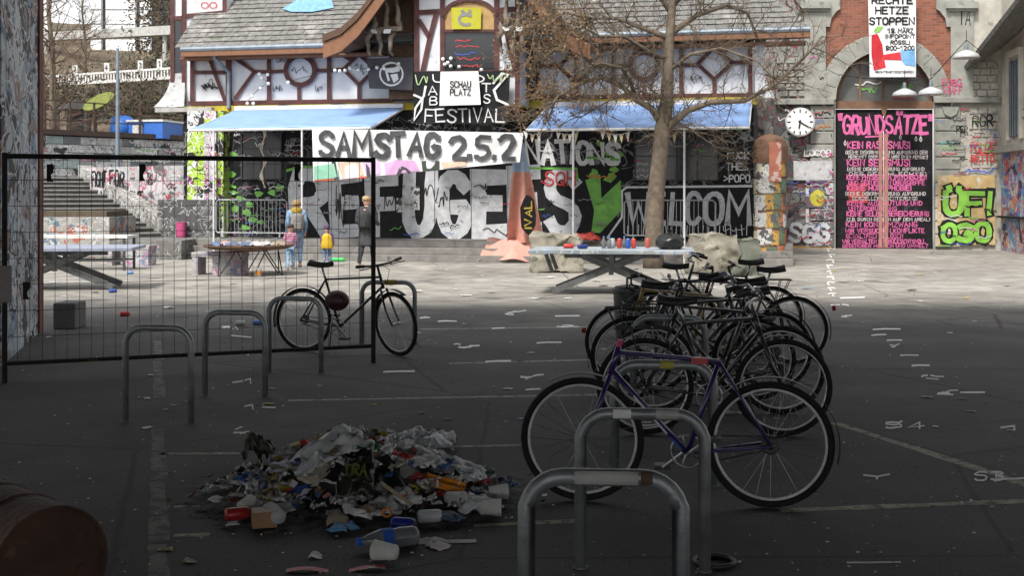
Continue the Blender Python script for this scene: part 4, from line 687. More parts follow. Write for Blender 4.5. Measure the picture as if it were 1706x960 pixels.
# slogan wall
def wallbox(name, p0, p1, z0, z1, m, label, th=.3):
    a_, c_ = Vector((*p0, 0)), Vector((*p1, 0)); d_ = c_ - a_; o = empty(name, a_, math.atan2(d_.y, d_.x), label=label, cat='wall'); MB().box(0, d_.length, 0, th, z0, z1).build('slab', m, o); return o, d_.length
sa, sb = at(150, 300, 37.5), at(312, 300, 35.2)
o, wl_ = wallbox('slogan_wall', (sa.x, sa.y), (sb.x, sb.y), .4, 2.55, graffiti('slogan_paint', (.4, .4, .4), [(.5, .46, .47), (.1, .1, .1)], .9, [(.3, .3, .3), (.4, .1, .15)]), 'pale wall painted FIGHT FOR YOUR RIGHT behind the stair parapet')
wf = lambda x, y, q: Vector((x, -q, y)); mb = MB()
def wtext(s, x0, z0, x1, z1, w): text(mb, s, x0, -z1, x1, -z0, w, lambda x, y, q: Vector((x, -q, -y)))
wtext('FIGHT', .1, 1.95, .75, 2.4, .07); wtext('FOR', .95, 1.95, 1.55, 2.4, .07); wtext('YOUR', .55, 1.4, 1.35, 1.8, .07); wtext('RIGHT', 1.5, 1.4, 2.4, 1.8, .07); wtext('TOM', 2.6, 2.2, 2.85, 2.35, .03); wtext('HEG', 2.6, 2.0, 2.85, 2.15, .03); mb.build('lettering', bk, o)
wspray(o, wl_, .6, 2.5, 40, (3, 3, 6, 2, 1, 1, 1), 1.2, .01)
da, db = at(262, 380, 33.9), at(356, 380, 33.2)
wallbox('dark_low_wall', (da.x, da.y), (db.x, db.y), .4, 1.55, graffiti('dark_low_paint', (.07, .07, .07), [(.12, .12, .12)], 2, [(.35, .35, .35)]), 'dark low wall with grey tags beside the crowd barrier')
ea, eb = at(40, 380, 31.5), at(182, 380, 31.5)
o, _ = wallbox('planter_wall', (ea.x, ea.y), (eb.x, eb.y), 0, 1.1, graffiti('planter_paint', (.3, .29, .27), [(.35, .12, .08), (.1, .16, .2)], 2.2, [(.5, .5, .5)]), 'low planter wall with faded coloured patches below the stairs', 2.2)
MB().box(.1, 2.1, .2, 2.0, 1.1, 1.25).build('soil', mat('soil', (.09, .07, .05), .95), o)
fa, fb = at(182, 410, 31), at(302, 410, 31)
wallbox('landing_wall', (fa.x, fa.y), (fb.x, fb.y), 0, .5, graffiti('landing_paint', (.14, .135, .125), [(.2, .2, .19)], 2, [(.3, .3, .3)]), 'low concrete landing edge at the foot of the stairs', 2.5)
# white modern block, beam, footbridge
m1 = empty('office_block', (-33, 98, hz(-33, 98) - 1), 0, label='white modern office block with dark vertical joints on the hill', cat='building'); zb = 0; zo = CAMH + 240 * 95 / 2000 - (hz(-33, 98) - 1)
for k, (x0, x1) in enumerate([(62, 80), (151, 168), (176, 225), (233, 250)]):
    a_, c_ = at(x0, 0, 95).x + 33, at(x1, 0, 95).x + 33; MB().box(a_, c_, -3, -2.51, zo, 30).build('facade_panel', mat('white_cladding', (.8, .82, .84), .5, var=.04), m1)
    for q in range(9): MB().box(a_ - .02, c_ + .02, -3.06, -2.95, zo + 1.0 + q * 1.15, zo + 1.05 + q * 1.15).build('blind_line', mat('joint_grey', (.2, .21, .22), .6), m1)
MB().box(at(150, 0, 95).x + 33, at(251, 0, 95).x + 33, -2.5, 7, zo - .3, 30).build('core', dk, m1); MB().box(at(150, 0, 95).x + 33, at(251, 0, 95).x + 33, -2.4, 6.9, 0, zo - .3).build('plinth', hill_m, m1)
b0, b1 = at(66, 62, 88), at(300, 50, 80); o = empty('pale_girder', b0, 0, label='long pale horizontal girder in front of the white office block', cat='beam'); MB().bar((0, 0, 0), b1 - b0, .8, .6).build('beam', ('pale_steel', (.4, .4, .38), .6), o); 
for t in (.05, .9): p = (b1 - b0) * t; MB().tube([p, Vector((p.x, p.y, -7))], .15, 8).build('support', MC['pale_steel'], o)
p0, p1 = at(40, 145, 66), at(300, 129, 60); o = empty('footbridge', p0, 0, label='white latticed footbridge with numbered boards across the slope', cat='bridge'); dv = p1 - p0; wm = mat('white_rail', (.6, .6, .58), .6)
MB().bar((0, 0, 0), dv, .5, .14).build('deck', wm, o); MB().bar((0, 0, .5), dv + Vector((0, 0, .5)), .1, .1).build('handrail', wm, o)
for k in range(56): p = dv * (k / 55); MB().box(p.x - .035, p.x + .035, p.y - .03, p.y + .03, p.z + .06, p.z + .46).build('baluster', wm, o)
for t, s in ((.35, '2'), (.555, '4'), (.765, '3'), (.88, '1')):
    p = dv * t; bd = MB().box(p.x - .13, p.x + .13, p.y - .06, p.y - .02, p.z + .52, p.z + 1.0).build('number_board', wm, o); mb = MB(); text(mb, s, p.x - .05, -(p.z + .9), p.x + .05, -(p.z + .64), .04, lambda x, y, q: Vector((x, p.y - .07 - q, -y))); mb.build('number', bk, bd)
for t in (.1, .5, .9): p = dv * t; MB().tube([p, Vector((p.x, p.y, -4))], .12, 8).build('pier', dk, o)
# street lamp pole, blue hut, green board, little pavilion
q = at(196, 262, 38.2); o = empty('lamp_post', (q.x, q.y, 2.2), 0, label='slim grey lamp post rising before the retaining wall', cat='lamp post'); MB().tube([(0, 0, 0), (0, 0, at(196, 80, 38.2).z - 2.2)], [.075, .05], 10).build('pole', zinc, o); MB().lathe([(.11, 0), (.11, .25), (.08, .28)], 10).build('base_collar', zinc, o)
q = at(243, 232, 45); o = empty('blue_hut', (q.x, q.y, q.z), R(-12), label='bright blue site container with white roof edge behind the railing', cat='container')
MB().box(-1.0, 1.0, -.6, 1.2, 0, .62).build('body', ('container_blue', (.03, .14, .5), .5, 0, .1), o); MB().box(-1.05, 1.05, -.65, 1.25, .62, .7).build('roof', wm, o); MB().box(-.2, .2, -.62, -.59, .02, .5).build('door', wm, o); MB().lathe([(.4, 0), (.45, .4), (.38, .8), (.15, .88)], 14, Matrix.Translation((-.75, -.4, 0))).build('tank', MC['container_blue'], o, smooth=True)
q = at(165, 190, 44); o = empty('tilted_green_board', (q.x, q.y, q.z - .3), R(10), label='tilted olive-green oval board on two legs above the railing', cat='board'); T = Matrix.Translation((0, 0, .75)) @ Matrix.Rotation(R(-28), 4, 'Y') @ Matrix.Rotation(R(60), 4, 'X') @ Matrix.Diagonal((1, .45, 1, 1))
MB().lathe([(.6, 0), (.62, .03), (.6, .06)], 20, T).build('board', ('olive_board', (.17, .2, .03), .7), o); 
for x in (-.15, .15): MB().tube([(x, 0, 0), (x * .6, 0, .72)], .03, 6).build('leg', dk, o)
q = at(128, 182, 52); o = empty('pavilion', (q.x, q.y, hz(q.x, 52) - .2), 0, label='tiny dark-roofed shelter on the slope', cat='shelter'); MB().lathe([(1.0, 1.3), (.1, 1.75)], 4).build('roof', dk, o)
for x, y in ((-.6, -.6), (.6, -.6), (.6, .6), (-.6, .6)): MB().box(x - .06, x + .06, y - .06, y + .06, 0, 1.32).build('post', dk, o)
MB().box(-.5, .5, .3, .4, 0, 1.3).build('back_wall', dk, o)

# ================================================================ TREES
bark = mat('bark', (.14, .11, .08), .9, var=.35, scale=7, bump=.6); twigm = mat('twig_bark', (.1, .075, .05), .9, scale=5)
def grow(tw, p, d, ln, r, lev, rng, droop=.0, leaves=None, bend=.35):
    """one branch as a bent tapering tube, with side shoots"""
    n_ = 5; pts = [p.copy()]; dd = d.normalized()
    for i in range(n_):
        dd = (dd + Vector((rng.uniform(-1, 1), rng.uniform(-1, 1), rng.uniform(-1, 1) - droop)) * bend * .5).normalized(); pts.append(pts[-1] + dd * ln / n_)
    tw.tube(pts, [r * (1 - .7 * i / n_) for i in range(n_ + 1)], 5 if lev > 1 else 3, False)
    if leaves is not None and lev <= 1 and rng.random() < .6:
        q = pts[rng.randint(2, n_)]; a = Vector((rng.uniform(-1, 1), rng.uniform(-1, 1), rng.uniform(-1, 1))).normalized() * rng.uniform(.035, .06); c = a.cross(Vector((rng.uniform(-1, 1), 1, rng.uniform(-1, 1)))).normalized() * .025
        leaves.add([q - c, q + a * .5 - c * 1.3, q + a, q + c], [(0, 1, 2, 3)])
    if lev > 0:
        for k in range(rng.randint(4, 6)):
            i = rng.randint(1, n_); t = (pts[i] - pts[i - 1]).normalized(); s = Vector((rng.uniform(-1, 1), rng.uniform(-1, 1), rng.uniform(-.7, 1))); s = (s - t * s.dot(t)).normalized()
            grow(tw, pts[i], t * .75 + s * .8, ln * rng.uniform(.4, .65), max(.005, r * .45), lev - 1, rng, droop, leaves, bend)
rng = random.Random(3); D = 27.6; q0 = G(1090, 447); q0.y = D; q0.x = (1090 - CX) / FPX * D; q0.z = 0
tr = empty('bare_tree', q0, 0, label='bare spreading tree with a pale slender trunk in front of the hall', cat='tree')
tp = lambda x, y, dz=0: at(x, y, D + dz) - q0
mb = MB().tube([Vector((0, 0, -.05)), tp(1088, 420), tp(1090, 380), tp(1093, 320), tp(1100, 255), tp(1104, 215), tp(1111, 165), tp(1113, 110), tp(1116, 60), tp(1120, 10), tp(1122, -60), tp(1126, -140)], [.27, .22, .205, .195, .18, .185, .155, .13, .11, .09, .07, .05], 14); mb.build('trunk', bark, tr, smooth=True)
limbs = [([(1104, 226), (1122, 204), (1145, 184), (1185, 170), (1240, 168), (1290, 142), (1340, 95), (1370, 60)], .095, -.6), ([(1102, 205), (1085, 180), (1060, 166), (1035, 142), (1000, 128), (965, 140), (930, 160), (905, 195)], .09, -.8), ([(1062, 168), (1050, 135), (1035, 112), (1000, 105), (960, 118)], .06, -1.4), ([(1112, 62), (1080, 50), (1030, 30), (992, 30), (950, 60)], .075, .5), ([(1118, 55), (1160, 25), (1210, 8), (1245, 20), (1262, 62)], .08, .7), ([(1112, 120), (1150, 90), (1200, 80), (1260, 100), (1300, 140)], .05, -1.2), ([(1113, 100), (1080, 85), (1040, 60), (1000, 60), (930, 20)], .06, -1.5), ([(1118, 20), (1090, -20), (1040, -60), (960, -70), (900, -30), (880, 40)], .07, .9), ([(1120, 10), (1160, -40), (1230, -70), (1300, -30), (1340, 20)], .07, -.7), ([(1110, 170), (1075, 140), (1010, 170), (960, 200)], .04, 1.2), ([(1106, 190), (1150, 215), (1185, 240), (1205, 262)], .03, .8), ([(1090, -30), (1000, -40), (930, -10), (890, 60), (880, 110)], .05, -.4), ([(985, 30), (940, 20), (905, 50), (890, 110), (880, 150)], .04, .6)]
lm, tw, lv = MB(), MB(), MB()
for pts, r, dz in limbs:
    P = [tp(x, y, dz * i / (len(pts) - 1)) for i, (x, y) in enumerate(pts)]; n_ = len(P); MBl = MB().tube(P, [r * (1 - .75 * i / (n_ - 1)) for i in range(n_)], 9); MBl.build('limb', bark, tr, smooth=True)
    for i in range(1, n_):
        for k in range(6):
            t = (P[i] - P[i - 1]); p = P[i - 1] + t * rng.random(); s = Vector((rng.uniform(-1, 1), rng.uniform(-1.2, 1.2), rng.uniform(-.9, 1))); px = CX + FPX * (p + q0).x / (p + q0).y
            grow(tw, p, t.normalized() * .5 + s.normalized(), rng.uniform(.45, 1.05), .016, 2, rng, .15, lv if px < 990 else None)
tw.build('twigs', twigm, tr, kind='stuff')
for k in range(60):                                   # dense withered shoots on the left side
    p = tp(rng.uniform(862, 965), rng.uniform(-10, 190), rng.uniform(-.8, .8)); grow(lm, p, Vector((rng.uniform(-1, .4), rng.uniform(-.5, .5), rng.uniform(-.9, .5))), rng.uniform(.4, .8), .01, 1, rng, .3, lv, .5)
lm.build('withered_shoots', mat('withered', (.17, .11, .055), .9), tr, kind='stuff'); lv.build('dead_leaves', mat('dead_leaf', (.2, .12, .055), .9, var=.4, scale=4), tr, kind='stuff')
def hilltree(px, d, h, label, seed, m=None, fol=None, spread=1.):
    rg = random.Random(seed); x = (px - CX) / FPX * d; z = hz(x, d) - .2 if d > 47 else 2.6; o = empty('slope_tree', (x, d, z), 0, label=label, cat='tree', group='trees on the slope')
    tp_ = [Vector((.1 * math.sin(i), .1 * math.cos(i * 2), h * i / 6)) for i in range(7)]; MB().tube(tp_, [.16 * h / 8 * (1 - .13 * i) for i in range(7)], 8).build('trunk', bark, o, smooth=True); t_ = MB()
    for i in range(1, 7):
        for k in range(7):
            a = rg.uniform(0, 6.28); grow(t_, tp_[i] - Vector((0, 0, rg.random() * h / 6)), Vector((math.cos(a) * spread, math.sin(a) * spread, rg.uniform(.1, 1))), h * rg.uniform(.2, .42) * (1.2 - .1 * i), .03, 2 if fol is None else 1, rg)
    t_.build('crown', m or twigm, o, kind='stuff')
    if fol:
        f = MB()
        for k in range(2600):
            zz = rg.uniform(.08, 1); a = rg.uniform(0, 6.28); rr = h * .3 * spread * (1 - zz) ** .7 * math.sqrt(rg.random()) * (.8 + .3 * math.sin(a * 3 + zz * 9)); c = Vector((rr * math.cos(a), rr * math.sin(a), zz * h)); u = Vector((rg.uniform(-1, 1), rg.uniform(-1, 1), rg.uniform(-1, .2))).normalized() * .28; w = u.orthogonal().normalized() * .08
            f.add([c - w, c + u, c + w], [(0, 1, 2)])
        f.build('foliage', fol, o, kind='stuff')
redt = mat('reddish_twig', (.11, .07, .05), .9); eg = mat('dark_evergreen', (.035, .045, .022), .9, var=.4); bc2 = mat('brown_conifer', (.09, .07, .045), .9, var=.4)
hilltree(85, 44, 8.5, 'large bare tree with reddish twigs beside the bridge pier', 1, redt, spread=1.2); hilltree(70, 50, 7, 'bare thin tree behind the large reddish one', 2, redt); hilltree(262, 84, 10, 'brown conifer standing right of the office block', 5, None, bc2); hilltree(140, 74, 6, 'bare thicket-like tree below the pale girder', 6)
for i, (px, d, h) in enumerate([(215, 56, 2.6), (245, 55, 3.2), (272, 54, 2.8), (235, 70, 3.6), (265, 68, 3.4), (190, 68, 2.4), (110, 60, 2.6), (150, 58, 2)]):
    x = (px - CX) / FPX * d; o = empty('slope_bush', (x, d, hz(x, d) - .1), 0, label='scrubby %s bush growing on the slope below the footbridge' % ('dark green' if i % 2 == 0 else 'dry brown'), cat='bush', group='%s bushes on the slope' % ('green' if i % 2 == 0 else 'brown')); rg = random.Random(40 + i); t_ = MB(); f = MB()
    for k in range(22): a = rg.uniform(0, 6.28); grow(t_, Vector((rg.uniform(-.6, .6), rg.uniform(-.4, .4), 0)), Vector((math.cos(a) * .6, math.sin(a) * .6, 1)), h * rg.uniform(.5, .9), .025, 1, rg)
    for k in range(700): c = Vector((rg.gauss(0, .8), rg.gauss(0, .5), h * .5 * abs(rg.gauss(.6, .4)))); u = Vector((rg.uniform(-1, 1), rg.uniform(-1, 1), rg.uniform(-1, 1))).normalized() * .16; w = u.orthogonal().normalized() * .07; f.add([c - w, c + u, c + w], [(0, 1, 2)])
    t_.build('stems', twigm, o, kind='stuff'); f.build('foliage', eg if i % 2 == 0 else bc2, o, kind='stuff')

# ================================================================ FURNITURE OF THE YARD
galv = mat('galvanised', (.26, .275, .285), .45, metal=.55, var=.25, scale=9, bump=.15, spots=[((.3, .3, .29), 10, .62), ((.12, .08, .06), 7, .66)])
dgal = mat('dull_steel', (.16, .165, .165), .55, metal=.5, var=.25, scale=9)
# poster column
q = G(1283, 440); o = empty('poster_column', q, 0, label='round poster column with rusty domed cap beside the gate', cat='advertising column')
MB().lathe([(.38, 0), (.38, 2.45), (.42, 2.46), (.43, 2.85), (.36, 3.02), (.18, 3.14), (.02, 3.17)], 28).build('drum', mat('rusty_cap', (.16, .085, .05), .8, var=.35, scale=5, spots=[((.3, .15, .1), 3, .58)]), o, smooth=False)
pcs = [(.6, .59, .55), (.5, .5, .48), (.5, .28, .06), (.12, .17, .1), (.42, .16, .08), (.62, .6, .6), (.3, .3, .3), (.62, .56, .4)]; kk = 0
for row in range(6):
    a = 2.9 + .2 * (row % 2)
    while a < 6.5:
        w = random.uniform(.35, .75); h = random.uniform(.3, .42); z0 = .08 + row * .41 + random.uniform(-.02, .03); rr = .385 + .004 * (kk % 4); c = pcs[kk % 8]; kk += 1
        MB().sheet(lambda i, j: Vector((rr * math.cos(a + w * i), rr * math.sin(a + w * i), z0 + h * j)), 6, 1).build('poster', graffiti('poster_%d' % (kk % 8), c, [(.1, .1, .1)], 5, [(.06, .06, .06)]), o); a += w * .95
MB().sheet(lambda i, j: Vector((.435 * math.cos(4.45 + .7 * i), .435 * math.sin(4.45 + .7 * i), 2.0 + .95 * j)), 8, 1).build('poster', graffiti('poster_red', (.4, .14, .09), [(.55, .4, .35)], 3), o)
# leaning wooden prop by the gate
q = G(1345, 414); o = empty('timber_prop', q, -TH, label='white timber post with slanting brace standing beside the gate', cat='prop'); wdm = mat('raw_timber', (.4, .27, .13), .8)
MB().box(-.6, .75, -.05, .05, 0, .08).build('foot', wdm, o); MB().box(-.05, .05, -.05, .05, .08, 1.9).build('post', wm, o); MB().bar((.55, 0, .06), (.03, 0, .9), .07, .07).build('brace', wdm, o)
# rough stone blocks
def rock(name, px0, px1, py, h, dep, label, m, seed, z0=0):
    d = gd(py); x0, x1 = (px0 - CX) / FPX * d, (px1 - CX) / FPX * d; w = (x1 - x0) / 2; rg = seed
    mb = MB(); n_ = 18
    for f in range(6):
        def pt(i, j, f=f):
            u, v = 2 * i - 1, 2 * j - 1; p = [(u, v, 1), (u, -v, -1), (1, u, v), (-1, -u, v), (-u, 1, v), (u, -1, v)][f]; P = Vector(p); P = P.lerp(P.normalized() * 1.25, .12)
            P = Vector((P.x * w, P.y * dep / 2, (P.z + 1) * h / 2)); nn = mnoise.noise_vector(P * 2.2 + Vector((seed, 0, 0))) * .13 + mnoise.noise_vector(P * 6 + Vector((seed, 0, 0))) * .07; P += nn; P.z = max(0, P.z); return P
        mb.sheet(pt, n_, n_)
    return mb.build(name, m, None, loc=((x0 + x1) / 2, d + dep / 2, z0), label=label, cat='stone block', smooth=True)
rk = mat('rough_stone', (.24, .22, .175), .9, var=.35, scale=3, bump=.7, spots=[((.12, .12, .09), 2.5, .58)])
rock('stone_block', 888, 968, 455, .78, 1.2, 'rough stone block behind the left end of the table tennis table', rk, 3); rock('stone_block', 1152, 1228, 460, .82, .9, 'tall lumpy stone block topped with litter near the poster column', rk, 8); rock('stone_block', 1218, 1264, 460, .78, .7, 'squarish stone block painted dark green next to the poster column', mat('dark_green_stone', (.12, .13, .1), .9, bump=.5, scale=4), 12); rock('stone_block', 980, 1150, 437, .42, .9, 'long low stone edging at the foot of the tree', rk, 21)
# table tennis tables: slab on crossed beams
def pp_table(c, rz, L, W, H, topm, label):
    o = empty('table_tennis_table', c, rz, label=label, cat='table', group='outdoor table tennis tables')
    MB().box(-L / 2, L / 2, -W / 2, W / 2, H - .06, H).build('tabletop', topm, o, bevel=.008)
    for s in (-1, 1):
        y = s * W * .28
        MB().bar((-L * .36, y, .05), (L * .18, y, H - .1), .08, .1).build('leg', dgal, o); MB().bar((L * .36, y + .01, .05), (-L * .18, y + .085 * 0 + .011, H - .1), .08, .1).build('leg', dgal, o)
        MB().box(-.04, .04, y - .035, y + .04, .34, H - .062).build('strut', dgal, o); MB().bar((-L * .36, y, .37), (-L * .4, y, H - .08), .06, .06).build('strut', dgal, o)
    MB().box(-L * .3, L * .3, -.04, .04, H - .16, H - .062).build('rail', dgal, o); return o
grt = graffiti('table_slab', (.27, .3, .3), [(.4, .42, .43)], 2.5, [(.2, .3, .5), (.5, .5, .5)])
pp_table(Vector((1.72, 20.6, 0)), R(-7), 2.75, 1.55, .76, grt, 'grey outdoor table tennis table with cans and a black bag on top')
pp_table(Vector(((100 - CX) / FPX * 21.5, 21.5, 0)), R(8), 2.75, 1.5, .76, mat('blue_slab', (.3, .33, .42), .5), 'blue-topped outdoor table tennis table behind the mesh fence')
o = empty('long_table', Vector(((130 - CX) / FPX * 27, 27, 0)), R(0), label='long white-topped metal table behind the blue table tennis table', cat='table'); MB().box(-1.35, 1.25, -.4, .4, .72, .78).build('tabletop', wm, o)
for x in (-1.2, 1.15):
    for y in (-.35, .35): MB().box(x - .025, x + .025, y - .025, y + .025, 0, .72).build('leg', dk, o)
for y in (-.35, .35): MB().box(-1.17, 1.12, y - .02, y + .02, .2, .24).build('stretcher', dk, o)
def bench(px0, px1, py, label):
    d = gd(py); x0, x1 = (px0 - CX) / FPX * d, (px1 - CX) / FPX * d; w = x1 - x0; o = empty('concrete_bench', ((x0 + x1) / 2, d + .3, 0), R(-6), label=label, cat='bench'); m = graffiti('bench_concrete', (.42, .41, .4), [(.3, .3, .3)], 2, [(.4, .15, .25), (.15, .2, .35)])
    MB().box(-w / 2, w / 2, -.25, .25, .38, .48).build('seat', m, o, bevel=.01); MB().box(-w / 2 + .02, -w / 2 + .14, -.24, .24, 0, .38).build('leg', m, o); MB().box(-w / 2 + .45, w / 2 - .02, -.24, .24, 0, .38).build('leg', m, o)
bench(318, 405, 459, 'white concrete bench beside the rusty round table'); bench(176, 250, 443, 'tagged concrete bench below the stair landing')
# rusty round fire table with truss legs
q = G(415, 458); rt = empty('round_table', q, 0, label='rusty round dish table on thin crossed legs, heaped with litter', cat='table'); rs = mat('rust_brown', (.11, .06, .04), .85, var=.4, scale=6)
MB().lathe([(.3, .5), (.8, .55), (.93, .6), (.95, .64), (.9, .62), (.3, .56)], 28).build('dish', rs, rt, smooth=True)
for k in range(6):
    a = k * R(60) + .3; P = Vector((.6 * math.cos(a), .6 * math.sin(a), .54))
    for s in (-.5, .5): MB().tube([P, (.75 * math.cos(a + s), .75 * math.sin(a + s), 0)], .014, 6).build('leg', dk, rt)
# crowd barriers
def barrier(x0, x1, v, label, z=.5):
    u0, u1 = fp(x0, 380, v).x, fp(x1, 380, v).x; w = (u1 - u0) / 2; o = empty('crowd_barrier', fw((u0 + u1) / 2, -v, z), -TH, label=label, cat='barrier')
    g = mat('barrier_zinc', (.38, .39, .39), .5, metal=.4)
    MB().tube([(-w, 0, .2), (-w, 0, .98), (-w + .07, 0, 1.05), (w - .07, 0, 1.05), (w, 0, .98), (w, 0, .2), (w - .05, 0, .15), (-w + .05, 0, .15), (-w, 0, .2)], .02, 8).build('frame', g, o)
    for k in range(1, int(2 * w / .11)): x = -w + k * .11; MB().tube([(x, 0, .15), (x, 0, 1.05)], .009, 5).build('bar', g, o)
    for s in (-.8, .8): MB().box(s * w - .03, s * w + .03, -.28, .28, 0, .03).build('foot', g, o); MB().box(s * w - .02, s * w + .02, -.02, .02, .03, .16).build('stub', g, o)
barrier(360, 478, 1.0, 'galvanised crowd barrier in front of the green-blotched wall'); barrier(1040, 1192, .9, 'galvanised crowd barrier in front of the WELCOME lettering behind the tree')
# mesh fence panel
PL, PR = Vector((-4.535, 10.73, 0)), Vector((-1.386, 12.0, 0)); dv = PR - PL; FLn = dv.length
fe = empty('mesh_fence', PL, math.atan2(dv.y, dv.x), label='tall wire mesh site fence panel with taped black frame', cat='fence'); blk = mat('taped_black', (.022, .021, .02), .6, var=.3, scale=12, spots=[((.13, .1, .01), 2.2, .66)]); wire = mat('wire', (.04, .04, .042), .5, metal=.4)
for x in (0, FLn): MB().tube([(x, 0, 0), (x, 0, 2.06)], .024, 10).build('post', blk, fe)
MB().tube([(0, 0, 2.03), (FLn, 0, 2.03)], .023, 10).build('top_rail', blk, fe); MB().tube([(0, 0, .17), (FLn, 0, .17)], .019, 10).build('bottom_rail', blk, fe)
for k in range(1, int(FLn / .105)): MB().tube([(k * .105, 0, .17), (k * .105 + random.uniform(-.004, .004), .006, 1.1), (k * .105, 0, 2.02)], .0024, 4).build('wire', wire, fe)
for k in range(1, 8): MB().tube([(0, .006, .17 + k * .235), (FLn, .006, .17 + k * .235)], .0024, 4).build('cross_wire', wire, fe)
for x, z in [(.35, 1.96), (1.15, 1.97), (.15, .9), (2.6, 1.98)]: MB().sheet(lambda i, j: Vector((x + .05 * i * (1 + .3 * math.sin(j * 7)), -.026 + .02 * j, z - .16 * j)), 3, 5).build('tape_scrap', blk, fe)
MB().box(-.2, .06, -.06, -.028, .72, 1.05).build('sign_plate', mat('faded_plate', (.22, .19, .19), .6), fe, bevel=.01)
# bicycle stands
def stand(c, rz, W, H, r, label):
    o = empty('bicycle_stand', c, rz, label=label, cat='bike stand', group='tubular bicycle stands'); b_ = .13; w = W / 2 - r; P = [(-w, 0, -.02), (-w, 0, H - b_)] + [(-w + b_ - b_ * math.cos(t * math.pi / 12), 0, H - r - b_ + b_ * math.sin(t * math.pi / 12)) for t in range(1, 7)]; P += [(-x, y, z) for x, y, z in P[::-1]]
    MB().tube(P, r, 14).build('tube', galv, o, smooth=True)
    for s in (-w, w): MB().lathe([(r + .008, 0), (r + .008, .008)], 14, Matrix.Translation((s, 0, 0))).build('base_ring', dgal, o)
    return o
SH = .725
def st_at(x0, x1, d, label, r=.021, rz=0):
    X0, X1 = (x0 - CX) / FPX * d, (x1 - CX) / FPX * d; return stand(((X0 + X1) / 2, d, 0), rz, X1 - X0, SH, r, label)
st_at(200, 327, 8.85, 'bare bicycle stand beside the faded yellow line', .024, R(-9)); st_at(334, 449, 10.0, 'bare bicycle stand between the yellow line and the locked bicycle', .024, R(-9)); st_at(442, 541, 11.35, 'bicycle stand in front of the locked black bicycle', .024, R(-9)); o = st_at(598, 696, 13.5, 'taped bicycle stand behind the locked black bicycle', .026, R(-9))
MB().tube([(-.05, 0, SH - .026), (.1, 0, SH - .026)], .029, 12).build('tape_wrap', mat('yellow_tape', (.25, .19, .02), .6), o)
s1 = st_at(862, 1148, 4.19, 'thick bicycle stand standing alone before the purple bicycle', .031, R(-4)); s2 = st_at(957, 1183, 5.38, 'thick bicycle stand with stickers, overlapping the purple bicycle', .027, R(-5)); s3 = st_at(1015, 1195, 6.95, 'bicycle stand the purple bicycle is leaned on', .029, R(-4))
for o, x0, x1, m in ((s2, -.13, -.05, wc), (s2, .06, .16, MC['pale_steel']), (s1, -.1, .12, MC['pale_steel']), (s1, .13, .17, MC['rust_brown']), (s3, -.02, .06, mat('yellow_sticker', (.4, .36, .05), .6))):
    rr = .0315 if o is s1 else .0275 if o is s2 else .0295
    MB().sheet(lambda i, j: Vector((x0 + (x1 - x0) * i, -(rr + .0008) * math.cos(-.7 + 1.6 * j), SH - (.031 if o is s1 else .027 if o is s2 else .029) + (rr + .0008) * math.sin(-.7 + 1.6 * j))), 4, 6).build('sticker', m, o)
st_at(1050, 1180, 9.6, 'bicycle stand between the parked bicycles, mostly hidden by frames', .027, R(-5)); st_at(1090, 1210, 11.4, 'rear bicycle stand hidden behind the yellow bicycle', .025, R(-5))

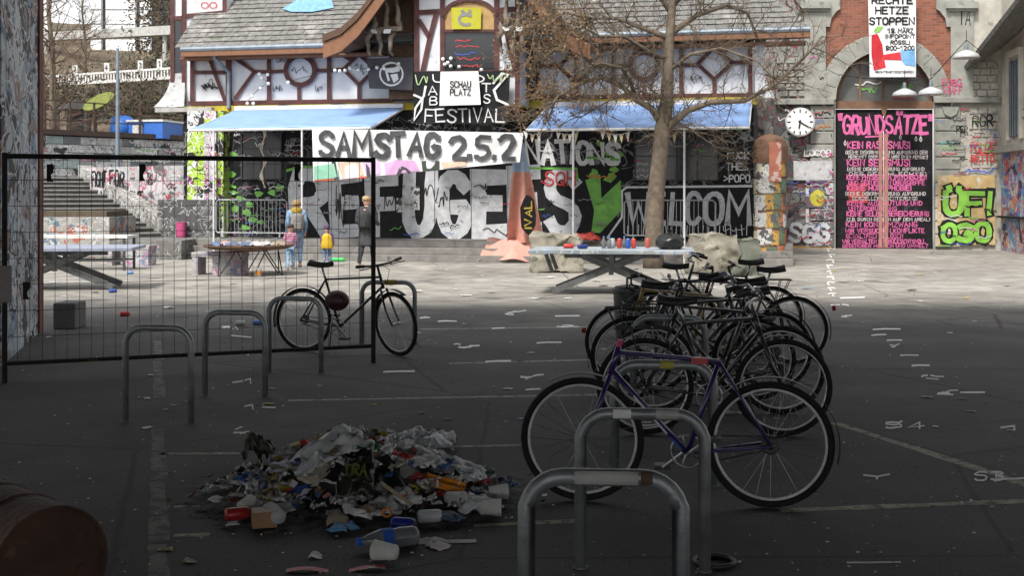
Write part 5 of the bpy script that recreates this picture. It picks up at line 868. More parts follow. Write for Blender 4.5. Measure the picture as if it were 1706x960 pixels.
# ================================================================ BICYCLES
tyre = mat('tyre', (.018, .018, .018), .75, scale=20); chrome = mat('alloy', (.42, .43, .44), .3, metal=.9, var=.08); blkm = mat('black_plastic', (.02, .02, .021), .5); whr = mat('white_rim', (.55, .55, .55), .4)
def bicycle(rear, front, fcol, label, bars='flat', saddle=True, fender=True, rack=False, rim=None, steer=0, R_=.34, lean=0, basket=False, redlight=False):
    rear, front = Vector(rear), Vector(front); d_ = front - rear; wb = d_.length; o = empty('bicycle', (rear.x, rear.y, 0), math.atan2(d_.y, d_.x), label=label, cat='bicycle', group='parked bicycles'); o.rotation_euler[0] = lean
    fm = mat('frame_' + fcol[0], fcol[1], .3, var=.1, scale=4, bump=.03, coat=.5)
    BB, SC, HT, HB = Vector((.44, 0, .28)), Vector((.27, 0, .78)), Vector((wb - .2, 0, .85)), Vector((wb - .155, 0, .7)); RA, FA = Vector((0, 0, R_)), Vector((wb, 0, R_))
    mb = MB().tube([BB, SC], .0135, 10).tube([SC, HT - Vector((0, 0, .03))], .0125, 10).tube([HB + Vector((0, 0, .03)), BB], .015, 10).tube([HT, HB], .017, 10)
    for s in (-.06, .06): mb.tube([SC, RA + Vector((0, s, 0))], .0085, 8).tube([BB, RA + Vector((0, s, 0))], .0095, 8)
    mb.build('frame', fm, o, smooth=True); fk = empty('fork_assembly', (0, 0, 0)); bpy.data.objects.remove(fk)
    T = Matrix.Translation(HB) @ Matrix.Rotation(steer, 4, (HT - HB).normalized()) @ Matrix.Translation(-HB)
    mb = MB()
    for s in (-.055, .055): mb.tube([T @ (HB + Vector((0, s * .7, 0))), T @ (HB.lerp(FA, .6) + Vector((-.015, s, 0))), T @ (FA + Vector((0, s, 0)))], [.014, .012, .008], 8)
    mb.build('fork', fm, o, smooth=True)
    def wheel(c, M):
        w = MB().torus((0, 0, 0), R_ - .019, .019, 40, 8).build('wheel', tyre, o, smooth=True); w.matrix_local = M @ Matrix.Translation(c)
        MB().torus((0, 0, 0), R_ - .044, .0085, 48, 6).build('rim', rim or chrome, w, smooth=True); sp = MB()
        for k in range(24): a = k * R(15); b_ = a + (.35 if k % 2 else -.35); sp.tube([(.022 * math.cos(b_), .028 * (1 if k % 4 < 2 else -1), .022 * math.sin(b_)), ((R_ - .05) * math.cos(a), 0, (R_ - .05) * math.sin(a))], .0014, 3, False)
        sp.build('spokes', chrome, w, kind='stuff'); MB().lathe([(.02, -.05), (.014, -.03), (.014, .03), (.02, .05)], 10, Matrix.Rotation(R(90), 4, 'X')).build('hub', chrome, w, smooth=True)
    wheel(RA, Matrix.Identity(4)); wheel(FA, T)
    cs = MB().torus(BB + Vector((0, -.045, 0)), .088, .006, 28, 5).build('chainring', chrome, o, smooth=True)
    for k in range(5): MB().tube([BB + Vector((0, -.045, 0)), BB + Vector((.086 * math.cos(k * 1.257), -.045, .086 * math.sin(k * 1.257)))], .006, 5).build('spider_arm', chrome, cs)
    for s, a in ((-1, R(-38)), (1, R(142))):
        e = BB + Vector((.17 * math.cos(a), s * .075, .17 * math.sin(a))); MB().tube([BB + Vector((0, s * .06, 0)), e], [.014, .01], 8).build('crank', chrome, o); MB().box(-.045, .045, -.045, .045, -.012, .012, Matrix.Translation(e + Vector((0, s * .055, 0)))).build('pedal', blkm, o)
    ch = MB()
    for s in (1, -1): ch.tube([BB + Vector((0, -.045, s * .086)), RA + Vector((0, -.045, s * .035))], .004, 4)
    ch.build('chain', dk, o); MB().lathe([(.04, -.05), (.05, -.035)], 14, Matrix.Translation(RA) @ Matrix.Rotation(R(90), 4, 'X')).build('sprocket', dk, o)
    sp_dir = (SC - BB).normalized()
    if saddle:
        t = SC + sp_dir * .16; MB().tube([SC - sp_dir * .02, t], .0125, 8).build('seatpost', chrome, o, smooth=True)
        sd_ = MB().sheet(lambda i, j: t + Vector((-.13 + .27 * i, (2 * j - 1) * (.058 * (1 - i) ** 1.6 + .017), .045 - .05 * (2 * j - 1) ** 2 - .02 * math.sin(i * 3.1) + .015 * (1 - i))), 12, 8).build('saddle', blkm, o, smooth=True, thick=.03)
    st0 = T @ HT; up = (HT - HB).normalized()
    if bars:
        tp_ = HT + up * .09; f_ = tp_ + Vector((.07, 0, .02)); MB().tube([T @ HT, T @ tp_, T @ f_], .014, 8).build('stem', chrome if bars == 'city' else blkm, o, smooth=True)
        if bars == 'flat': P = [f_ + Vector((-.04, -.3, .02)), f_ + Vector((0, -.1, 0)), f_ + Vector((0, .1, 0)), f_ + Vector((-.04, .3, .02))]
        elif bars == 'city': P = [f_ + Vector((-.2, -.28, .04)), f_ + Vector((-.05, -.26, .08)), f_ + Vector((0, -.1, .02)), f_ + Vector((0, .1, .02)), f_ + Vector((-.05, .26, .08)), f_ + Vector((-.2, .28, .04))]
        else: P = [f_ + Vector((.02, -.2, -.13)), f_ + Vector((.09, -.2, -.1)), f_ + Vector((.09, -.2, -.02)), f_ + Vector((0, -.2, 0)), f_ + Vector((0, .2, 0)), f_ + Vector((.09, .2, -.02)), f_ + Vector((.09, .2, -.1)), f_ + Vector((.02, .2, -.13))]
        hbm = MB().tube([T @ p for p in P], .0115, 8).build('handlebar', chrome if bars == 'city' else blkm, o, smooth=True)
        for e, e2 in ((0, 1), (-1, -2)): a_, b_ = Vector(P[e]), Vector(P[e2]); MB().tube([T @ a_, T @ a_.lerp(b_, .6 if bars == 'city' else .45)], .017, 8).build('grip', blkm, hbm)
        for s in (0, -1): MB().tube([T @ (Vector(P[1 if s == 0 else -2]) + Vector((.02, 0, -.01))), T @ (Vector(P[s]) + Vector((.06, 0, -.03)))], .006, 6).build('brake_lever', blkm, hbm)
        MB().tube([T @ f_, T @ (f_ + Vector((.1, .02, -.05))), T @ (HB + Vector((.03, .02, .03)))], .003, 5).build('brake_cable', blkm, o)
    else: MB().tube([HT, HT + up * .04], .016, 8).build('headset', mat('pink_headset', (.5, .05, .15), .4), o)
    def fend(c, a0, a1, M=Matrix.Identity(4)): MB().sheet(lambda i, j: M @ (c + Vector(((R_ + .022) * math.cos(a0 + (a1 - a0) * i), (2 * j - 1) * .024, (R_ + .022) * math.sin(a0 + (a1 - a0) * i)))), 20, 3).build('mudguard', blkm, o, smooth=True, thick=.003)
    if fender: fend(RA, R(40), R(195))
    if fender: fend(FA, R(60), R(120) if not bars else R(170), T)
    if rack:
        mb = MB(); z = R_ * 2 + .07
        for s in (-.06, .06): mb.tube([(.2, s, z), (-.22, s, z)], .006, 6).tube([(-.1, s, z), (0, s, R_)], .005, 6).tube([(-.2, s, z), (0, s, R_)], .005, 6)
        for k in range(4): mb.tube([(.18 - k * .13, -.06, z), (.18 - k * .13, .06, z)], .005, 6)
        mb.build('rack', blkm, o, smooth=True)
    if redlight: MB().lathe([(.024, 0), (.024, .03), (.015, .036)], 12, Matrix.Translation((-R_ - .035, 0, R_ + .22)) @ Matrix.Rotation(R(-90), 4, 'Y')).build('rear_light', mat('red_reflector', (.35, .01, .01), .25), o)
    if bars: MB().tube([(.3, .08, .27), (.2, .2, 0)], .007, 6).build('kickstand', blkm, o)
    return o
pb = bicycle((1.385, 6.44, 0), (.385, 6.59, 0), ('purple', (.035, .018, .11)), 'purple bicycle without saddle or handlebar, leaned on a bicycle stand', bars=None, saddle=False, rim=whr)
MB().tube([(.55, .0125, .385), (.73, .0125, .585)], .006, 5).build('frame_decal', wpaint, pb); MB().tube([(.47, .0125, .3), (.53, .0125, .365)], .006, 5).build('frame_decal', MC['container_blue'], pb); MB().box(.33, .42, -.018, .018, .765, .8).build('red_clamp', ('red_part', (.4, .02, .03), .4), pb)
X = lambda px, d: (px - CX) / FPX * d
bicycle((X(1300, 9.2), 9.2, 0), (X(1088, 9.3), 9.3, 0), ('matt_black', (.02, .02, .022)), 'black bicycle with white rear rim and teal-striped saddle behind the purple one', bars='flat', fender=False, rim=whr)
bicycle((X(1052, 9.9), 9.9, 0), (X(1256, 9.8), 9.8, 0), ('graphite', (.03, .03, .032)), 'dark city bicycle with rear rack and red tail light', bars='city', rack=True, redlight=True)
bicycle((X(1232, 10.7), 10.7, 0), (X(1036, 10.9), 10.9, 0), ('yellow', (.3, .2, .04)), 'yellow-framed racing bicycle parked among the dark ones', bars='drop', fender=False)
bicycle((X(1322, 11.9), 11.9, 0), (X(1150, 12.0), 12.0, 0), ('dark_red', (.07, .012, .012)), 'dark red bicycle with its rear light jutting past the others', bars='flat', redlight=True)
bicycle((X(1285, 13.2), 13.2, 0), (X(1122, 13.3), 13.3, 0), ('black_city', (.016, .016, .018)), 'tall black bicycle with rear rack, hindmost of the parked row', bars='city', rack=True)
bicycle((X(1090, 12.5), 12.5, 0), (X(1250, 12.4), 12.4, 0), ('dark_blue', (.02, .025, .05)), 'dark blue bicycle squeezed between the yellow one and the litter bin', bars='flat')
bicycle((X(1075, 8.4), 8.4, 0), (X(1305, 8.35), 8.35, 0), ('smoke', (.025, .025, .027)), 'smoke-black bicycle with curved city handlebar right behind the purple one', bars='city', rack=True)
bicycle((X(1290, 10.3), 10.3, 0), (X(1090, 10.2), 10.2, 0), ('olive_black', (.03, .03, .022)), 'olive-black bicycle wedged beside the yellow-framed one', bars='flat')
for (px_, py_, d_, nm_) in [(1075, 545, 9.9, 'rear rack of the dark city bicycle'), (1150, 500, 13.0, 'tall black bicycle')]:
    p_ = at(px_, py_, d_); o = empty('wire_basket', p_, 0, label='black wire basket sitting on the %s' % nm_, cat='basket')
    mbk = MB()
    for k in range(8): t_ = k / 7; mbk.tube([(-.18 + .36 * t_, -.12, .2), (-.15 + .3 * t_, -.1, 0), (-.15 + .3 * t_, .1, 0), (-.18 + .36 * t_, .12, .2)], .003, 4)
    for z_ in (.05, .1, .15): mbk.tube([(-.17, -.11, z_), (.17, -.11, z_), (.17, .11, z_), (-.17, .11, z_), (-.17, -.11, z_)], .003, 4)
    mbk.build('mesh', blkm, o, kind='stuff'); MB().tube([(-.18, -.12, .2), (.18, -.12, .2), (.18, .12, .2), (-.18, .12, .2), (-.18, -.12, .2)], .007, 6).build('rim', blkm, o)
lb = bicycle((-2.24, 12.9, 0), (-1.2, 12.5, 0), ('slim_black', (.02, .02, .02)), 'slim black bicycle locked at the end of the mesh fence', bars='flat', steer=R(-25))
MB().ball((.42, -.02, .56), (.14, .1, .11), 14, 8).build('frame_bag', mat('maroon_bag', (.06, .01, .015), .4), lb, smooth=True)
# litter bin behind the bikes
q = Vector((X(1050, 14.2), 14.2, 0)); o = empty('litter_bin', q, 0, label='black round litter bin behind the parked bicycles', cat='bin'); MB().lathe([(.17, 0), (.2, .5), (.2, .52), (.215, .53), (.215, .57), (.19, .575)], 24).build('body', mat('bin_grey', (.05, .05, .052), .5), o); MB().lathe([(.185, .578), (.18, .6), (.05, .62)], 24).build('lid', blkm, o)

# ================================================================ PEOPLE
def skin(name, V, E, m, parent, sub=2):
    me = bpy.data.meshes.new(name); me.from_pydata([v[0] for v in V], E, []); o = bpy.data.objects.new(name, me); col.objects.link(o); o.parent = parent; me.materials.append(m)
    md = o.modifiers.new('s', 'SKIN'); md.use_smooth_shade = True
    for i, v in enumerate(V): r = v[1] if isinstance(v[1], tuple) else (v[1], v[1]); sv_ = me.skin_vertices[0].data[i]; sv_.radius = r; sv_.use_root = (i == 0)
    s = o.modifiers.new('d', 'SUBSURF'); s.levels = sub; s.render_levels = sub
    if name not in ('body', 'shoe'):                 # creases of cloth, tufts of hair
        tx = bpy.data.textures.get('folds') or bpy.data.textures.new('folds', 'CLOUDS'); tx.noise_scale = .07; s.levels = s.render_levels = 3
        dm = o.modifiers.new('f', 'DISPLACE'); dm.texture = tx; dm.strength = .035; dm.mid_level = .45; dm.texture_coords = 'LOCAL'
    return o
skinm = mat('skin', (.5, .3, .22), .6, var=.06)
def person(loc, rz, H, label, top, topc, legc, hairc, stride=.1, coat=0, child=False, arm=0, vest=None, hairlen=.03, shoe=(.05, .05, .05)):
    o = empty('person', loc, rz, label=label, cat='person'); h = H; hd = .145 * h if not child else .18 * h
    hip, sh, nk = .5 * h, (.81 if not child else .77) * h, (.845 if not child else .8) * h; w = .105 * h; hw = .055 * h; s = stride * h
    def leg(sg): return [((sg * hw, 0, hip - .02 * h), .048 * h), ((sg * hw * 1.05, .02 * h + sg * s * .5, .28 * h), .034 * h), ((sg * hw, sg * s - .03 * h * (sg < 0), .055 * h), .021 * h), ((sg * hw, sg * s + .0 * h, .025 * h), .024 * h), ((sg * hw * 1.2, sg * s + .085 * h, .018 * h), .018 * h)]
    def armv(sg): return [((sg * w, 0, sh - .01 * h), .034 * h), ((sg * w * 1.25, -.01 * h, .63 * h), .026 * h), ((sg * w * 1.2, .05 * h + arm * .08 * h, .5 * h + arm * .1 * h), .019 * h), ((sg * w * 1.15, .07 * h + arm * .12 * h, .445 * h + arm * .13 * h), .018 * h)]
    V = [((0, 0, hip), (.075 * h, .055 * h)), ((0, -.005 * h, .64 * h), (.068 * h, .05 * h)), ((0, 0, sh - .04 * h), (.08 * h, .055 * h)), ((0, .005 * h, nk), .03 * h), ((0, .012 * h, nk + .25 * hd), (.4 * hd, .44 * hd)), ((0, .015 * h, h - .42 * hd), (.4 * hd, .47 * hd)), ((0, .01 * h, h - .16 * hd), (.25 * hd, .3 * hd))]
    E = [(0, 1), (1, 2), (2, 3), (3, 4), (4, 5), (5, 6)]
    for sg in (-1, 1):
        b_ = len(V); V += leg(sg); E += [(0, b_)] + [(b_ + i, b_ + i + 1) for i in range(4)]
        b_ = len(V); V += armv(sg); E += [(2, b_)] + [(b_ + i, b_ + i + 1) for i in range(3)]
    skin('body', V, E, skinm, o)
    g = 1.16
    def grow_(r, k): return tuple(x * k for x in r) if isinstance(r, tuple) else r * k
    V = [((0, 0, hip - .02 * h), (.084 * h, .062 * h))]; E = []
    for sg in (-1, 1): b_ = len(V); V += [(p, grow_(r, 1.28)) for p, r in leg(sg)[:3]]; E += [(0, b_), (b_, b_ + 1), (b_ + 1, b_ + 2)]
    skin('trousers', V, E, mat('cloth_%s' % label[:14].replace(' ', '_') + 'l', legc, .85, scale=9), o)
    for sg in (-1, 1): L = leg(sg); skin('shoe', [(L[3][0], .034 * h), (L[4][0], .027 * h)], [(0, 1)], mat('shoe_%s' % str(shoe), shoe, .6), o, 2)
    tm = mat('cloth_%s' % label[:14].replace(' ', '_') + 't', topc, .85, scale=9); bot = .5 - coat
    V = [((0, 0, bot * h), (.092 * h + coat * .1 * h, .072 * h + coat * .08 * h)), ((0, -.005 * h, .64 * h), (.082 * h, .064 * h)), ((0, 0, sh - .04 * h), (.092 * h, .066 * h)), ((0, .003 * h, nk - .01 * h), .042 * h)]; E = [(0, 1), (1, 2), (2, 3)]
    for sg in (-1, 1): A_ = armv(sg); b_ = len(V); V += [(p, grow_(r, 1.35)) for p, r in A_[:3]]; E += [(2, b_), (b_, b_ + 1), (b_ + 1, b_ + 2)]
    skin(top, V, E, tm, o)
    def loft(nm, rings, m): MB().sheet(lambda i, j: (lambda a_, b_, f_: Vector(((a_[0] * (1 - f_) + b_[0] * f_) * h * math.cos(i * 6.28319), (a_[1] * (1 - f_) + b_[1] * f_) * h * math.sin(i * 6.28319) * (1 + .06 * math.sin(i * 40)), (a_[2] * (1 - f_) + b_[2] * f_) * h)))(rings[min(int(j * (len(rings) - 1)), len(rings) - 2)], rings[min(int(j * (len(rings) - 1)), len(rings) - 2) + 1], j * (len(rings) - 1) - min(int(j * (len(rings) - 1)), len(rings) - 2)), 24, 12).build(nm, m, o, smooth=True, thick=.004)
    if coat > .1: loft('coat_skirt', [(.125, .1, .3), (.118, .095, .4), (.108, .085, .52), (.105, .08, .64)], tm)
    if vest: loft('vest', [(.135, .11, .43), (.145, .12, .5), (.14, .115, .62), (.135, .11, .72), (.08, .07, .79)], mat('vest_yellow', vest, .7))
    if False: skin('vest', [((0, 0, .46 * h), (.125 * h, .105 * h)), ((0, -.005 * h, .62 * h), (.125 * h, .105 * h)), ((0, 0, sh - .03 * h), (.12 * h, .1 * h)), ((0, 0, sh + .02 * h), (.07 * h, .06 * h))], [(0, 1), (1, 2), (2, 3)], mat('vest_yellow', vest, .7), o)
    skin('hair', [((0, -.006 * h, h - .5 * hd - hairlen * h), (.42 * hd, .4 * hd)), ((0, -.003 * h, h - .36 * hd), (.5 * hd, .52 * hd)), ((0, .004 * h, h - .1 * hd), (.3 * hd, .34 * hd))], [(0, 1), (1, 2)], mat('hair_%d' % int(hairc[0] * 1000), hairc, .6, scale=30), o)
    for sg in (-1, 1): MB().ball((sg * .43 * hd, .012 * h, h - .55 * hd), (.05 * hd, .09 * hd, .14 * hd), 8, 6).build('ear', skinm, o, smooth=True)
    return o
def backpack(p, rz, H, c, label):
    b_ = MB().sheet(lambda i, j: Vector(((.13 + .02 * math.sin(j * 3.1)) * math.cos(i * 6.2832) * (1 if j not in (0, 1) else .3), (.085 + .02 * math.sin(j * 3.1)) * math.sin(i * 6.2832) * (1 if j not in (0, 1) else .3), .42 * j)), 14, 10); f = Matrix.Rotation(rz, 4, 'Z') @ Vector((0, -.085 * H - .05, 0))
    o = empty('backpack', Vector(p) + f + Vector((0, 0, .53 * H)), rz, label=label, cat='backpack'); m = mat('pack_%d' % int(c[0] * 1000), c, .8); b_.build('bag', m, o, smooth=True); MB().box(-.08, .08, -.125, -.08, .05, .2).build('front_pocket', m, o, bevel=.02)
    for s in (-.08, .08): MB().tube([(s, .06, .06), (s * 1.1, .16, .14), (s, .2, .33), (s, .06, .4)], .014, 6).build('strap', m, o)
P = G(494, 446); person(P, R(15), 1.6, 'adult in pale denim jacket with mustard scarf walking away', 'jacket', (.2, .3, .42), (.16, .24, .36), (.3, .19, .09), .08, .03, hairlen=.05)
skin('scarf', [((-.12, .02, 1.31), .07), ((0, -.09, 1.32), .085), ((.12, .02, 1.31), .07)], [(0, 1), (1, 2)], mat('mustard', (.32, .21, .03), .9), bpy.data.objects[[o.name for o in bpy.data.objects if o.name.startswith('person')][0]])
backpack(P, R(15), 1.6, (.2, .19, .18), 'grey backpack on the denim-jacketed adult')
P = G(484, 450); person(P, R(10), 1.05, 'child in pink and white striped pullover and blue jeans', 'pullover', (.42, .12, .22), (.24, .36, .52), (.04, .03, .03), .12, child=True, shoe=(.6, .6, .6))
kid = [o for o in bpy.data.objects if o.name.startswith('pullover')][0]; m = kid.data.materials[0]; n = m.node_tree.nodes; l = m.node_tree.links; wv = n.new('ShaderNodeTexWave'); wv.bands_direction = 'Z'; wv.inputs['Scale'].default_value = 4.5; tc = [x for x in n if x.type == 'TEX_COORD'][0]; l.new(tc.outputs['Object'], wv.inputs[0]); rp_ = n.new('ShaderNodeValToRGB'); rp_.color_ramp.interpolation = 'CONSTANT'; rp_.color_ramp.elements[0].color = (.45, .08, .2, 1); rp_.color_ramp.elements[1].color = (.6, .55, .55, 1); rp_.color_ramp.elements[1].position = .5; e_ = rp_.color_ramp.elements.new(.8); e_.color = (.08, .06, .1, 1); l.new(wv.outputs['Fac'], rp_.inputs[0]); l.new(rp_.outputs[0], n['Principled BSDF'].inputs['Base Color'])
P = G(545, 444); person(P, R(-5), .98, 'small child in yellow vest and purple hood', 'hoodie', (.09, .04, .13), (.12, .2, .34), (.07, .03, .1), .06, child=True, vest=(.62, .4, .02), hairlen=.04)
P = G(611, 446); person(P, R(-12), 1.69, 'adult with fair short hair in long dark coat, backpack and dark trousers', 'coat', (.05, .05, .055), (.03, .03, .035), (.4, .27, .13), .13, .2, arm=.9, shoe=(.5, .5, .5)); backpack(P, R(-12), 1.69, (.03, .03, .032), 'black backpack on the adult in the dark coat')

# ================================================================ DRUM
q = Vector((-1.79, 4.67, .255)); o = empty('rusty_drum', (q.x, q.y, 0), 0, label='rusty steel drum lying on its side on the dark asphalt', cat='drum'); T = Matrix.Translation((0, 0, .25)) @ Matrix.Rotation(R(42), 4, 'Z') @ Matrix.Rotation(R(-90), 4, 'X') 
# axis runs away to the left; the closed end faces the camera
T = Matrix.Translation((0, 0, .235)) @ Matrix.Rotation(R(46), 4, 'Z') @ Matrix.Rotation(R(-90), 4, 'X') @ Matrix.Diagonal((.93, .93, .93, 1)); rdm = mat('drum_rust', (.06, .027, .016), .75, var=.5, scale=5, bump=.6, spots=[((.12, .06, .035), 6, .6), ((.02, .013, .01), 3, .56)])
MB().lathe([(.232, .02), (.24, .0), (.25, 0), (.25, .012), (.243, .03), (.243, .28), (.252, .295), (.243, .31), (.243, .56), (.252, .575), (.243, .59), (.243, .84), (.25, .86)], 48, T).build('shell', rdm, o, smooth=False); MB().lathe([(.236, .012), (.2, .014), (.05, .02)], 40, T).build('lid', rdm, o); MB().lathe([(.03, .0), (.03, .02)], 12, T @ Matrix.Translation((.14, .05, 0))).build('bung', rdm, o)

# ================================================================ LITTER HEAP
HC = Vector((-.86, 6.75))
def heap(x, y): r2 = ((x - HC.x) / .62) ** 2 + ((y - HC.y) / .5) ** 2; return .3 * math.exp(-r2 * 1.3)
def hp(px, py):                                      # where a sight line meets the heap
    d = 4.5
    while d < 9:
        p = at(px, py, d)
        if p.z <= heap(p.x, p.y): return Vector((p.x, p.y, heap(p.x, p.y)))
        d += .01
    return p
plas = mat('clear_film', (.66, .68, .7), .25, var=.3, scale=10, bump=.4, alpha=.8); grey_f = mat('grey_film', (.46, .47, .48), .4, var=.3, scale=8); wbag = mat('white_bag', (.5, .5, .51), .45, var=.1, scale=8); blkbag = mat('black_bag', (.014, .015, .013), .3, var=.3, scale=8)
def crumple(name, px, py, w, dp, amp, m, label, cat, seed, lift=.0, rz=0, tilt=0, grp=None, flat=False, ns=20):
    p = hp(px, py) if isinstance(px, (int, float)) and px < 900 and py > 690 and not flat else G(px, py); cs, sn = math.cos(rz), math.sin(rz)
    def fn(i, j):
        u, v = (i - .5) * w, (j - .5) * dp; e = (1 - (2 * i - 1) ** 4) * (1 - (2 * j - 1) ** 4); nv = mnoise.noise_vector(Vector((u * 5 / max(w, .2), v * 5 / max(dp, .15), seed))); n2 = mnoise.noise_vector(Vector((u * 26, v * 26, seed)))
        u += nv.x * w * .14; v += nv.y * dp * .14; n3 = mnoise.noise_vector(Vector((u * 11, v * 11, seed + 9))); z = amp * (.4 * e + .5 * nv.z * e + .55 * (.5 - abs(n3.z)) + .3 * (.4 - abs(n2.z))); u += n3.x * .03; v += n3.y * .03
        x, y = u * cs - v * sn, u * sn + v * cs; gz = (heap(p.x + x, p.y + y) if not flat else 0); return Vector((p.x + x, p.y + y, max(gz * .98 + .004, gz + z + lift + tilt * v)))
    o = MB().sheet(fn, ns, ns).build(name, m, None, label=label, cat=cat, group=grp, smooth=True, thick=.002); return rebase(o)
def C(name, c, **k): return mat(name, c, k.get('r', .6), var=.15, scale=9)
crumple('black_bag', 600, 800, .5, .5, .06, blkbag, 'torn black refuse bag forming the core of the litter heap', 'bag', 1)
crumple('plastic_sheet', 690, 752, .5, .42, .15, plas, 'large crumpled clear plastic sheet on top of the litter heap', 'plastic sheet', 2.2, .02, ns=40); crumple('plastic_sheet', 755, 785, .42, .35, .09, grey_f, 'grey crumpled plastic film spread over the right of the heap', 'plastic sheet', 5.1, .01, ns=34)
crumple('plastic_bag', 545, 765, .4, .22, .1, grey_f, 'long grey plastic bag across the back of the heap', 'bag', 7.7, .03, .5); crumple('plastic_bag', 800, 850, .22, .2, .09, plas, 'clear plastic bag at the right edge of the heap', 'bag', 9.4); crumple('camouflage_bag', 432, 775, .2, .16, .2, mat('olive_bag', (.03, .033, .018), .5, spots=[((.2, .26, .27), 3, .63)]), 'olive dark upright bag at the left back of the heap', 'bag', 11, .04)
crumple('printed_bag', 597, 815, .2, .24, .1, mat('dark_print_bag', (.02, .022, .016), .35), 'black bag printed with green letters in the middle of the heap', 'bag', 12.5, .04)
mb = MB(); p0 = hp(597, 815); text(mb, 'TRA', -.07, -.02, .05, .03, .01, lambda x, y, q: Vector((x, -y * .8 - .03, .13 - y * .9 + q))); tb_ = mb.build('printed_letters', ('print_green', (.12, .13, .02), .6), [o for o in bpy.data.objects if o.name == 'printed_bag'][0])
for px, py, w, dp, am, c, lab, s in [(455, 830, .2, .13, .04, ('yellow_pack', (.5, .38, .02)), 'crumpled bright yellow wrapper on the left of the heap', 1), (490, 838, .2, .1, .03, ('blue_pack', (.03, .08, .35)), 'blue wrapper below the yellow one on the heap', 2), (548, 828, .12, .1, .03, ('red_white_pack', (.5, .2, .18)), 'pale red packet near the middle of the heap', 3), (600, 862, .18, .14, .06, ('white_paper_a', (.6, .6, .6)), 'crumpled white paper at the front of the heap', 4), (640, 858, .16, .14, .06, ('white_paper_b', (.55, .55, .57)), 'white paper bag beside the wooden stick on the heap', 5), (678, 838, .13, .16, .05, ('white_paper_c', (.62, .62, .62)), 'white creased carton sheet right of the heap centre', 6), (560, 872, .16, .09, .04, ('kraft', (.3, .25, .18)), 'brown-grey crushed paper at the heap front', 7), (525, 800, .16, .12, .05, ('cardboard_pale', (.36, .32, .25)), 'pale folded cardboard near the heap top', 8), (465, 790, .14, .1, .07, ('lilac_white', (.5, .5, .58)), 'white fluttering paper beside the olive bag', 9), (430, 850, .1, .08, .03, ('white_scrap_a', (.5, .5, .5)), 'small white scrap at the left of the heap', 10), (565, 888, .11, .09, .03, ('blue_glove', (.1, .3, .55)), 'light blue rubber glove lying before the heap', 11), (585, 884, .1, .05, .02, ('blue_glove2', (.12, .33, .6)), 'fingers of a light blue glove before the heap', 12), (640, 930, .1, .08, .02, ('white_scrap_b', (.4, .4, .4)), 'flattened grey-white lid below the plastic bottle', 13), (700, 905, .2, .06, .03, ('white_scrap_c', (.5, .48, .46)), 'torn white wrapper right of the plastic bottle', 14), (730, 912, .1, .1, .03, ('white_scrap_d', (.55, .5, .5)), 'white and red torn napkin at the heap front right', 15), (385, 880, .07, .05, .015, ('white_scrap_e', (.5, .5, .5)), 'small white paper triangle left of the heap', 16), (360, 840, .1, .06, .03, ('white_scrap_f', (.45, .45, .46)), 'crushed white cup lid at the far left of the heap', 17), (527, 930, .06, .05, .04, ('foil', (.5, .5, .5)), 'ball of crumpled foil before the heap', 18), (615, 770, .14, .1, .06, ('dark_cloth', (.02, .02, .025)), 'black rag near the top of the heap', 19), (520, 765, .1, .12, .05, ('tan_paper', (.33, .24, .13)), 'tan paper sheet on the back of the heap', 20), (680, 790, .12, .1, .04, ('grey_paper', (.25, .25, .24)), 'grey printed paper right of the black bag', 21), (745, 870, .16, .09, .04, ('blue_grey_rag', (.06, .09, .16)), 'dark blue rag on the right of the heap', 22), (470, 860, .12, .09, .05, ('clear_cup', (.4, .41, .42)), 'crushed clear cup beside the small cardboard box', 23), (410, 800, .09, .07, .04, ('brown_leafy', (.18, .12, .06)), 'brown paper scrap at the left back of the heap', 24), (700, 770, .1, .08, .03, ('green_film', (.04, .16, .05)), 'small green wrapper under the clear plastic sheet', 25), (318, 938, .05, .04, .03, ('tan_scrap', (.4, .32, .24)), 'tan crumpled tissue on the asphalt before the heap', 26), (275, 918, .08, .06, .02, ('ochre_scrap', (.3, .25, .14)), 'ochre flattened paper on the faded yellow band', 27)]:
    crumple('crumpled_' + ('glove' if 'glove' in c[0] else 'paper'), px, py, w, dp, am, C(*c), lab, 'litter', s * 3.7, .015 if py < 890 else 0, s * .7, flat=py > 900, ns=10)
smm = [C('sc_white', (.75, .75, .75)), C('sc_cream', (.5, .46, .38)), C('sc_grey', (.3, .3, .31)), C('sc_blue', (.06, .16, .4)), C('sc_red', (.45, .05, .05)), C('sc_brown', (.22, .15, .09)), C('sc_black', (.02, .02, .02)), C('sc_yellow', (.5, .4, .06)), C('sc_green', (.06, .2, .08))]; smn = ['white', 'cream', 'grey', 'blue', 'red', 'brown', 'black', 'yellow', 'green']; smf = {}
